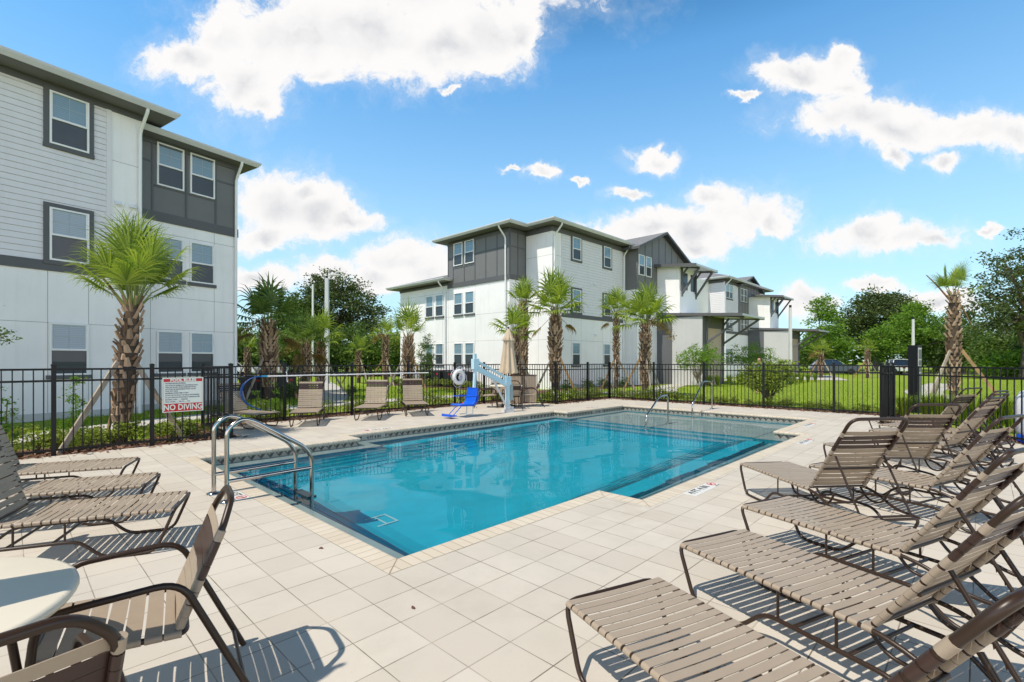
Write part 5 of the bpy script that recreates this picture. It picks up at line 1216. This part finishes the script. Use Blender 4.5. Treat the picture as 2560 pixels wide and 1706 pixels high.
# ---- trees behind
tree('oak_tree', 'big dark oak rising behind the lamp pole on the left', 'tree', -21.3, 58, 13, [(0,0,8.2,5.2,4.5,3.4),(-3.4,0,6.6,3.2,3,2.6),(3.6,0,6.8,3.0,3,2.7),(.6,0,10.6,2.6,2.5,2.0),(-1.8,0,10.2,1.6,1.8,1.5),(4.4,-1,4.6,2.4,2.4,1.9)], 300, 62, .52, .34, oak_l, 31, .55, limbs=26)
tree('bright_tree', 'lighter green tree left of the big oak behind two palms', 'tree', -24.6, 55, 9, [(0,0,6.4,3.0,2.6,2.6),(1.2,0,4.2,3.4,2.6,2.0)], 130, 55, .5, .34, wood_l, 32, .3)
k = 0
for (x, y, h, r_, m_, lb) in ((-30.5,54,6.5,3.6,wood_l,'leafy thicket tree at the left building corner behind the pickup'),(-26.5,57,6.8,3.5,wood_l,'leafy thicket tree behind the white parked car'),(-22.0,50,5.6,3.2,wood_l,'leafy thicket tree under the oak, behind the stout palm'),(-17.6,52,6.4,3.4,dark_l,'dark thicket tree right of the lamp pole under the oak'),(-14.5,50,5.2,3.0,wood_l,'thicket tree behind the short bushy palm'),(-11.8,52,4.8,2.6,hedge_l,'yellowish thicket tree beside the thin dark pole'),(-33,50,5.2,2.8,wood_l,'thicket tree partly hidden by the near building'),(-9.0,56,4.8,2.8,wood_l,'thicket tree peeking at the left end of the far building')):
    k += 1; tree('thicket_tree', lb, 'tree', x, y, h, [(0,0,h*.55,r_,r_*.8,h*.42),(r_*.5,0,h*.35,r_*.8,r_*.7,h*.33),(-r_*.5,.3,h*.38,r_*.8,r_*.7,h*.35)], 150, 50, .45, .30, m_, 40 + k, .18, group='thicket trees behind the car park', shell=.45)
tree('oak_tree', 'broad dark oak beyond the lawn left of the pale trunked palm', 'tree', 57, 76, 13, [(0,0,8.4,6.0,5,3.4),(-4.2,0,6.6,3.6,3,3.0),(4.4,0,7.2,3.4,3,2.8),(-.8,0,10.8,3.0,3,1.9),(3,0,10.6,2.4,2.4,1.8)], 330, 60, .6, .42, oak_l, 51, .6, limbs=20)
tree('bright_tree', 'bright lime green tree in front of the broad dark oak', 'tree', 50.5, 62, 9, [(0,0,5.6,3.0,3,3.2),(-3.0,0,3.6,2.8,2.4,2.4),(2.8,0,4.0,3.2,2.6,2.4),(.8,0,8.0,1.6,1.6,1.2)], 260, 52, .45, .34, lime_l, 52, .3)
tree('slender_tree', 'slender light green tree right of the far building end', 'tree', 39.2, 61, 9.6, [(0,0,5.4,2.3,2.2,2.8),(-.3,0,8.0,1.4,1.4,1.6),(.6,0,3.4,2.8,2.4,2.0)], 170, 46, .45, .32, lime_l, 53, .2)
tree('oak_tree', 'large open oak cut by the right edge, limbs showing through', 'tree', 42.8, 40.5, 12.9, [(-.5,0,8.0,4.0,3.6,3.2),(2.6,0,9.2,4.2,3.6,3.0),(1.2,0,11.3,3.0,2.4,1.5),(-3.2,0,5.6,2.6,2.4,1.9),(3.6,0,5.0,3.4,3,2.4),(0,0,4.2,3.2,2.6,1.6)], 310, 56, .42, .26, oak_l, 54, .45, limbs=34, trunk_h=4.2)
tree('thicket_tree', 'mid green tree between the lime tree and the pale trunked palm', 'tree', 60, 66, 8.4, [(0,0,5.4,3.6,3,2.6),(-2.6,0,3.4,3,3,2.2),(3,0,3.6,3.2,3,2.4)], 190, 50, .5, .36, wood_l, 55, .3, group='thicket trees beyond the lawn')
for i, (x, y, h, r_, m_, lb) in enumerate(((47,46,4.6,3.0,wood_l,'low thicket tree under the open oak at the right edge'),(52,50,6.0,3.4,dark_l,'dark thicket tree just right of the pale trunked palm'),(44.5,42.5,2.5,2.4,lime_l,'bright low shrub tree under the open oak'),(30,66,7,3.0,wood_l,'thicket tree behind the right end of the far building'),(34.5,68,6,2.6,dark_l,'dark small tree left of the slender light tree'),(43.5,70,5.5,3,wood_l,'thicket tree behind the dark blue parked car'),(66,60,7.5,4,wood_l,'thicket tree far right beyond the road'),(58,52,7.2,4.2,dark_l,'dark thicket tree behind the open oak at the right edge'),(51,44,4.2,3.4,wood_l,'low leafy thicket tree at the far right frame edge'),(55.5,60,6.5,3.6,dark_l,'dark thicket tree right of the lime tree trunk'),(64.5,74,8.5,4.5,oak_l,'dark thicket tree behind the pale trunked palm'))):
    tree('thicket_tree', lb, 'tree', x, y, h, [(0,0,h*.58,r_,r_*.8,h*.40),(r_*.5,0,h*.38,r_*.8,r_*.7,h*.34),(-r_*.5,.3,h*.36,r_*.8,r_*.7,h*.34)], 150, 46, .45, .31, m_, 60 + i, .2, group='thicket trees beyond the lawn', shell=.45)
rs = np.random.RandomState(77); n = 26000; a = rs.uniform(R(-62), R(62), n); d = rs.uniform(96, 120, n); hh = (5.2 + 2.2*np.sin(a*23) + 1.3*np.sin(a*57+1)) * rs.uniform(.05, 1, n) ** .7
keep = (a < R(-6)) | (a > R(26)); p = np.stack([np.sin(a)*d, np.cos(a)*d, hh], 1)[keep]
V, Q = leaf_quads(p, 1.15, rs); o = npmesh('far_woods', V, Q, wood_l); tag(o, 'far line of green woods along the horizon', 'woods', None, 'stuff')
# ---- nearer small trees and shrubs
tree('small_tree', 'slim young tree before the far wing ground floor window', 'tree', -4.6, 26, 3.1, [(0,0,2.0,.48,.48,.75),(0,0,1.2,.52,.5,.6),(.1,0,2.75,.22,.22,.3)], 130, 26, .10, .085, wood_l, 71, .03, bark_l, 14)
for i, (x, y, w_, h_, lb) in enumerate(((11.6, 30.2, 1.55, 2.95, 'wispy multi stemmed myrtle before the first entry block'), (16.4, 33.5, 1.8, 3.1, 'wispy multi stemmed myrtle right of the first, behind the walking man'))):
    tree('myrtle_tree', lb, 'tree', x, y, h_, [(0,0,h_*.66,w_,w_*.8,h_*.27),(w_*.4,0,h_*.52,w_*.6,w_*.6,h_*.2),(-w_*.4,0,h_*.55,w_*.6,w_*.6,h_*.2)], 170, 24, .14, .11, lime_l, 73+i, .04, bark_l, 26, trunk_h=.35)
tree('round_shrub', 'big round yellow green shrub with dark stems beyond the far fence', 'shrub', 9.35, 17.7, 1.7, [(0,0,1.05,1.05,.95,.62),(.3,0,1.25,.75,.7,.42),(-.35,0,.9,.85,.8,.42)], 460, 22, .085, .085, hedge_l, 75, .045, bark, 30, trunk_h=.18)
tree('edge_tree', 'leafy tree branch reaching in from the left edge before the white wall', 'tree', -9.95, 8.6, 3.0, [(.2,0,2.12,.85,.6,.22),(0,0,2.6,.8,.7,.3),(.6,-.05,1.95,.62,.3,.12)], 110, 20, .07, .07, wood_l, 76, .05, bark_l, 16)
def shrub_proto(kind, i, lm, blobs, nc, per, rc, leaf, h, flowers=0):
    rs = np.random.RandomState(500 + i*17 + len(kind)); o = thing(kind, 'x', 'shrub'); p, out, c = clumps(blobs, nc, per, rc, rs, .4); p[:, 2] = np.maximum(p[:, 2], .02)
    V, Q = leaf_quads(p, leaf, rs, out); npmesh('foliage', V, Q, lm, o); t = MB(); rr = random.Random(i)
    for q in rr.sample(range(len(c)), min(9, len(c))): t.tube([(rr.uniform(-.03,.03), rr.uniform(-.03,.03), -.02), tuple(Vector(c[q])*.55), tuple(c[q])], [.008,.006,.003], 5)
    t.build('stem', bark, o)
    if flowers:
        k = rs.choice(len(p), flowers); V, Q = leaf_quads(p[k] + [0,0,.02], .045, rs, None, .3, 1.0); npmesh('flowers', V, Q, flower_w, o)['kind'] = 'stuff'
    return o
PR = {}
for i in range(3):
    PR['low', i] = shrub_proto('low_shrub', i, hedge_l, [(0,0,.22,.30,.28,.18),(.14,.1,.16,.22,.2,.14)], 46, 16, .05, .052, .45)
    PR['flower', i] = shrub_proto('flowering_shrub', i, hedge_l, [(0,0,.26,.34,.32,.22),(-.15,.1,.18,.24,.24,.16)], 54, 15, .06, .05, .5, 22)
    PR['dark', i] = shrub_proto('dark_shrub', i, dark_l, [(0,0,.40,.36,.34,.32),(.1,.1,.22,.36,.3,.2)], 60, 17, .06, .07, .75)
    PR['tall', i] = shrub_proto('upright_shrub', i, lime_l, [(0,0,.42,.20,.2,.40),(0,0,.9,.10,.1,.28),(.05,0,.2,.26,.24,.2)], 60, 16, .045, .05, 1.1)
def tuft(i):
    rs = np.random.RandomState(900+i); n = 260; a = rs.uniform(0, 6.28, n); sp = rs.uniform(.15,.75, n); h = rs.uniform(.5,.85, n); V = np.empty((n, 5, 3)); w_ = .006
    dx, dy = np.cos(a), np.sin(a); bx, by = dx*rs.uniform(0,.08,n), dy*rs.uniform(0,.08,n)
    V[:,0] = np.stack([bx-dy*w_, by+dx*w_, 0*h], 1); V[:,1] = np.stack([bx+dy*w_, by-dx*w_, 0*h], 1)
    V[:,2] = np.stack([bx+dx*sp*.4*h+dy*w_, by+dy*sp*.4*h-dx*w_, h*.75], 1); V[:,3] = np.stack([bx+dx*sp*.4*h-dy*w_, by+dy*sp*.4*h+dx*w_, h*.75], 1); V[:,4] = np.stack([bx+dx*sp*1.0*h, by+dy*sp*1.0*h, h*(1-.35*sp)], 1)
    o = thing('ornamental_grass', 'x', 'grass tuft'); VV = V.reshape(-1,3); b = np.arange(n)*5
    npmesh('blades', VV, np.concatenate([np.stack([b,b+1,b+2,b+3],1), np.stack([b+3,b+2,b+4,b+4],1)]) if False else np.stack([b,b+1,b+2,b+3],1), grass_l, o); tp = npmesh('tips', VV, np.stack([b+3,b+2,b+4],1), grass_l, o)
    return o
for i in range(2): PR['grass', i] = tuft(i)
used_p = set(); rp = random.Random(21)
def plant(kind, x, y, s_, label, group, z=-.035, sz=1.0):
    i = rp.randrange(2 if kind == 'grass' else 3); o = PR[kind, i]
    if (kind, i) in used_p: o = copy_tree(o)
    used_p.add((kind, i)); o.location = (x, y, z); o.rotation_euler = (0, 0, rp.uniform(0, 6.28)); o.scale = (s_, s_, s_ * sz); o['label'] = label; o['group'] = group
def prow(kind, a, b, n, jit, s0, s1, label, group):
    for i in range(n):
        f = (i + .5 + rp.uniform(-.3,.3)) / n; u = a[0] + (b[0]-a[0])*f + rp.uniform(-jit, jit); v = a[1] + (b[1]-a[1])*f + rp.uniform(-jit, jit); q = P(u, v); plant(kind, q.x, q.y, rp.uniform(s0, s1), label, group)
prow('low', (-4.2,8.45), (1.0,8.55), 15, .28, .8, 1.45, 'low yellow green shrub in the mulch behind the left fence', 'low shrubs behind the left fence')
prow('flower', (2.0,10.5), (11.4,10.6), 17, .2, .7, 1.25, 'low leafy shrub in the mulch behind the far loungers', 'low shrubs behind the back fence')
prow('flower', (11.9,8.6), (15.6,8.6), 12, .25, .8, 1.3, 'small white flowering shrub behind the far pool corner fence', 'flowering shrubs at the pool corner')
prow('flower', (16.0,8.2), (16.0,4.6), 12, .25, .8, 1.25, 'small white flowering shrub behind the far handrails', 'flowering shrubs behind the handrails')
prow('low', (15.95,4.4), (15.95,-1.4), 20, .22, .6, .95, 'low clipped shrub along the bottom of the far right fence', 'low shrubs along the far right fence')
for (px, Y, s_, sz, kd, lb) in ((192, 9.9, 1.25, 1.0, 'tall', 'bright upright shrub left of the big palm behind the fence'), (12, 9.0, 1.2, .8, 'tall', 'bright upright shrub at the left frame edge behind the fence'), (690, 12.9, .95, 1.0, 'tall', 'slim bright shrub beside the first back fence post'), (640, 12.6, .8, 1.0, 'tall', 'small bright shrub beside the sideways lounger back'), (905, 14.9, .7, 1.0, 'tall', 'small bright shrub between two facing loungers'), (1050, 16.5, .9, 1.0, 'tall', 'small bright shrub right of the third facing lounger'),
    (45, 13.4, 1.0, .95, 'dark', 'dark shrub leftmost along the white wall'), (108, 14.4, 1.15, .9, 'dark', 'dark shrub second along the white wall, under the first window'), (260, 16.0, .9, .9, 'dark', 'dark shrub along the white wall left of the big palm trunk'), (378, 17.2, 1.0, .9, 'dark', 'dark shrub along the white wall behind the sign top left'), (450, 18.0, .9, .9, 'dark', 'dark shrub along the white wall behind the sign'), (758, 22.0, 1.2, .9, 'dark', 'dark shrub at the foot of the two side by side palms'), (722, 20.0, 1.2, .9, 'dark', 'dark shrub right of the stout palm foot'), (880, 21.5, .9, .8, 'dark', 'dark shrub beside the turning path'), (1010, 22.5, 1.0, .8, 'dark', 'dark shrub at the foot of the upright fan palm'), (1230, 20.5, 1.0, .8, 'dark', 'dark shrub left behind the umbrella palms'), (1420, 24.8, 1.2, .7, 'dark', 'dark shrub by the far wall right of the full palm'), (1470, 26.6, 1.2, .7, 'dark', 'dark shrub under the first far siding window'), (1510, 28.2, 1.2, .7, 'dark', 'dark shrub under the second far siding window'), (1560, 29.0, 1.2, .7, 'dark', 'dark shrub by the far wall left of the gable')):
    plant(kd, at(px, Y), Y, s_, lb, 'single shrubs behind the fences', sz=sz)
for (px, Y, s_) in ((2318,13.2,1.0),(2350,12.6,1.1),(2400,12.2,1.0),(2440,11.6,1.1),(2490,11.0,1.15),(2530,10.8,1.2),(2262,13.6,.9),(2420,13.4,1.0)): plant('grass', at(px, Y), Y, s_, 'tufted ornamental grass by the foot of the braced palm outside the fence', 'ornamental grass by the pale palm')
for i in range(14): q = Mr @ Vector((10.4 + i*.85, -4.6 - .25*i + rp.uniform(-.25,.25), 0)); plant('grass', q.x, q.y, rp.uniform(.9,1.2), 'tufted ornamental grass in front of the far entry block', 'ornamental grass by the far entries')
for i in range(9): q = Mr @ Vector((-2.9 + rp.uniform(-.15,.15), 2.6 + i*1.05, 0)); plant('low', q.x, q.y, rp.uniform(1.0,1.5), 'low shrub before the dark condensers along the far wing', 'low shrubs by the condensers')
for o in list(bpy.data.objects):
    if o.get('label') == 'x' and not o.parent:
        for c in kids(o):
            bpy.data.objects.remove(c)
        bpy.data.objects.remove(o)

for o in [q for q in bpy.data.objects if q.type == 'FONT']:      # lettering as real meshes
    me = bpy.data.meshes.new_from_object(o.evaluated_get(bpy.context.evaluated_depsgraph_get())); par, ml, nm = o.parent, o.matrix_local.copy(), 'lettering'
    bpy.data.objects.remove(o); n = link(nm, me, par); n.matrix_local = ml

for o in bpy.data.objects:                    # what stands in the water takes the refracted sunlight too
    r_ = o
    while r_.parent: r_ = r_.parent
    if r_.name.startswith(('pool_ladder', 'handrail', 'floor_drain')) and o.type == 'MESH': o.cycles.is_caustics_receiver = True
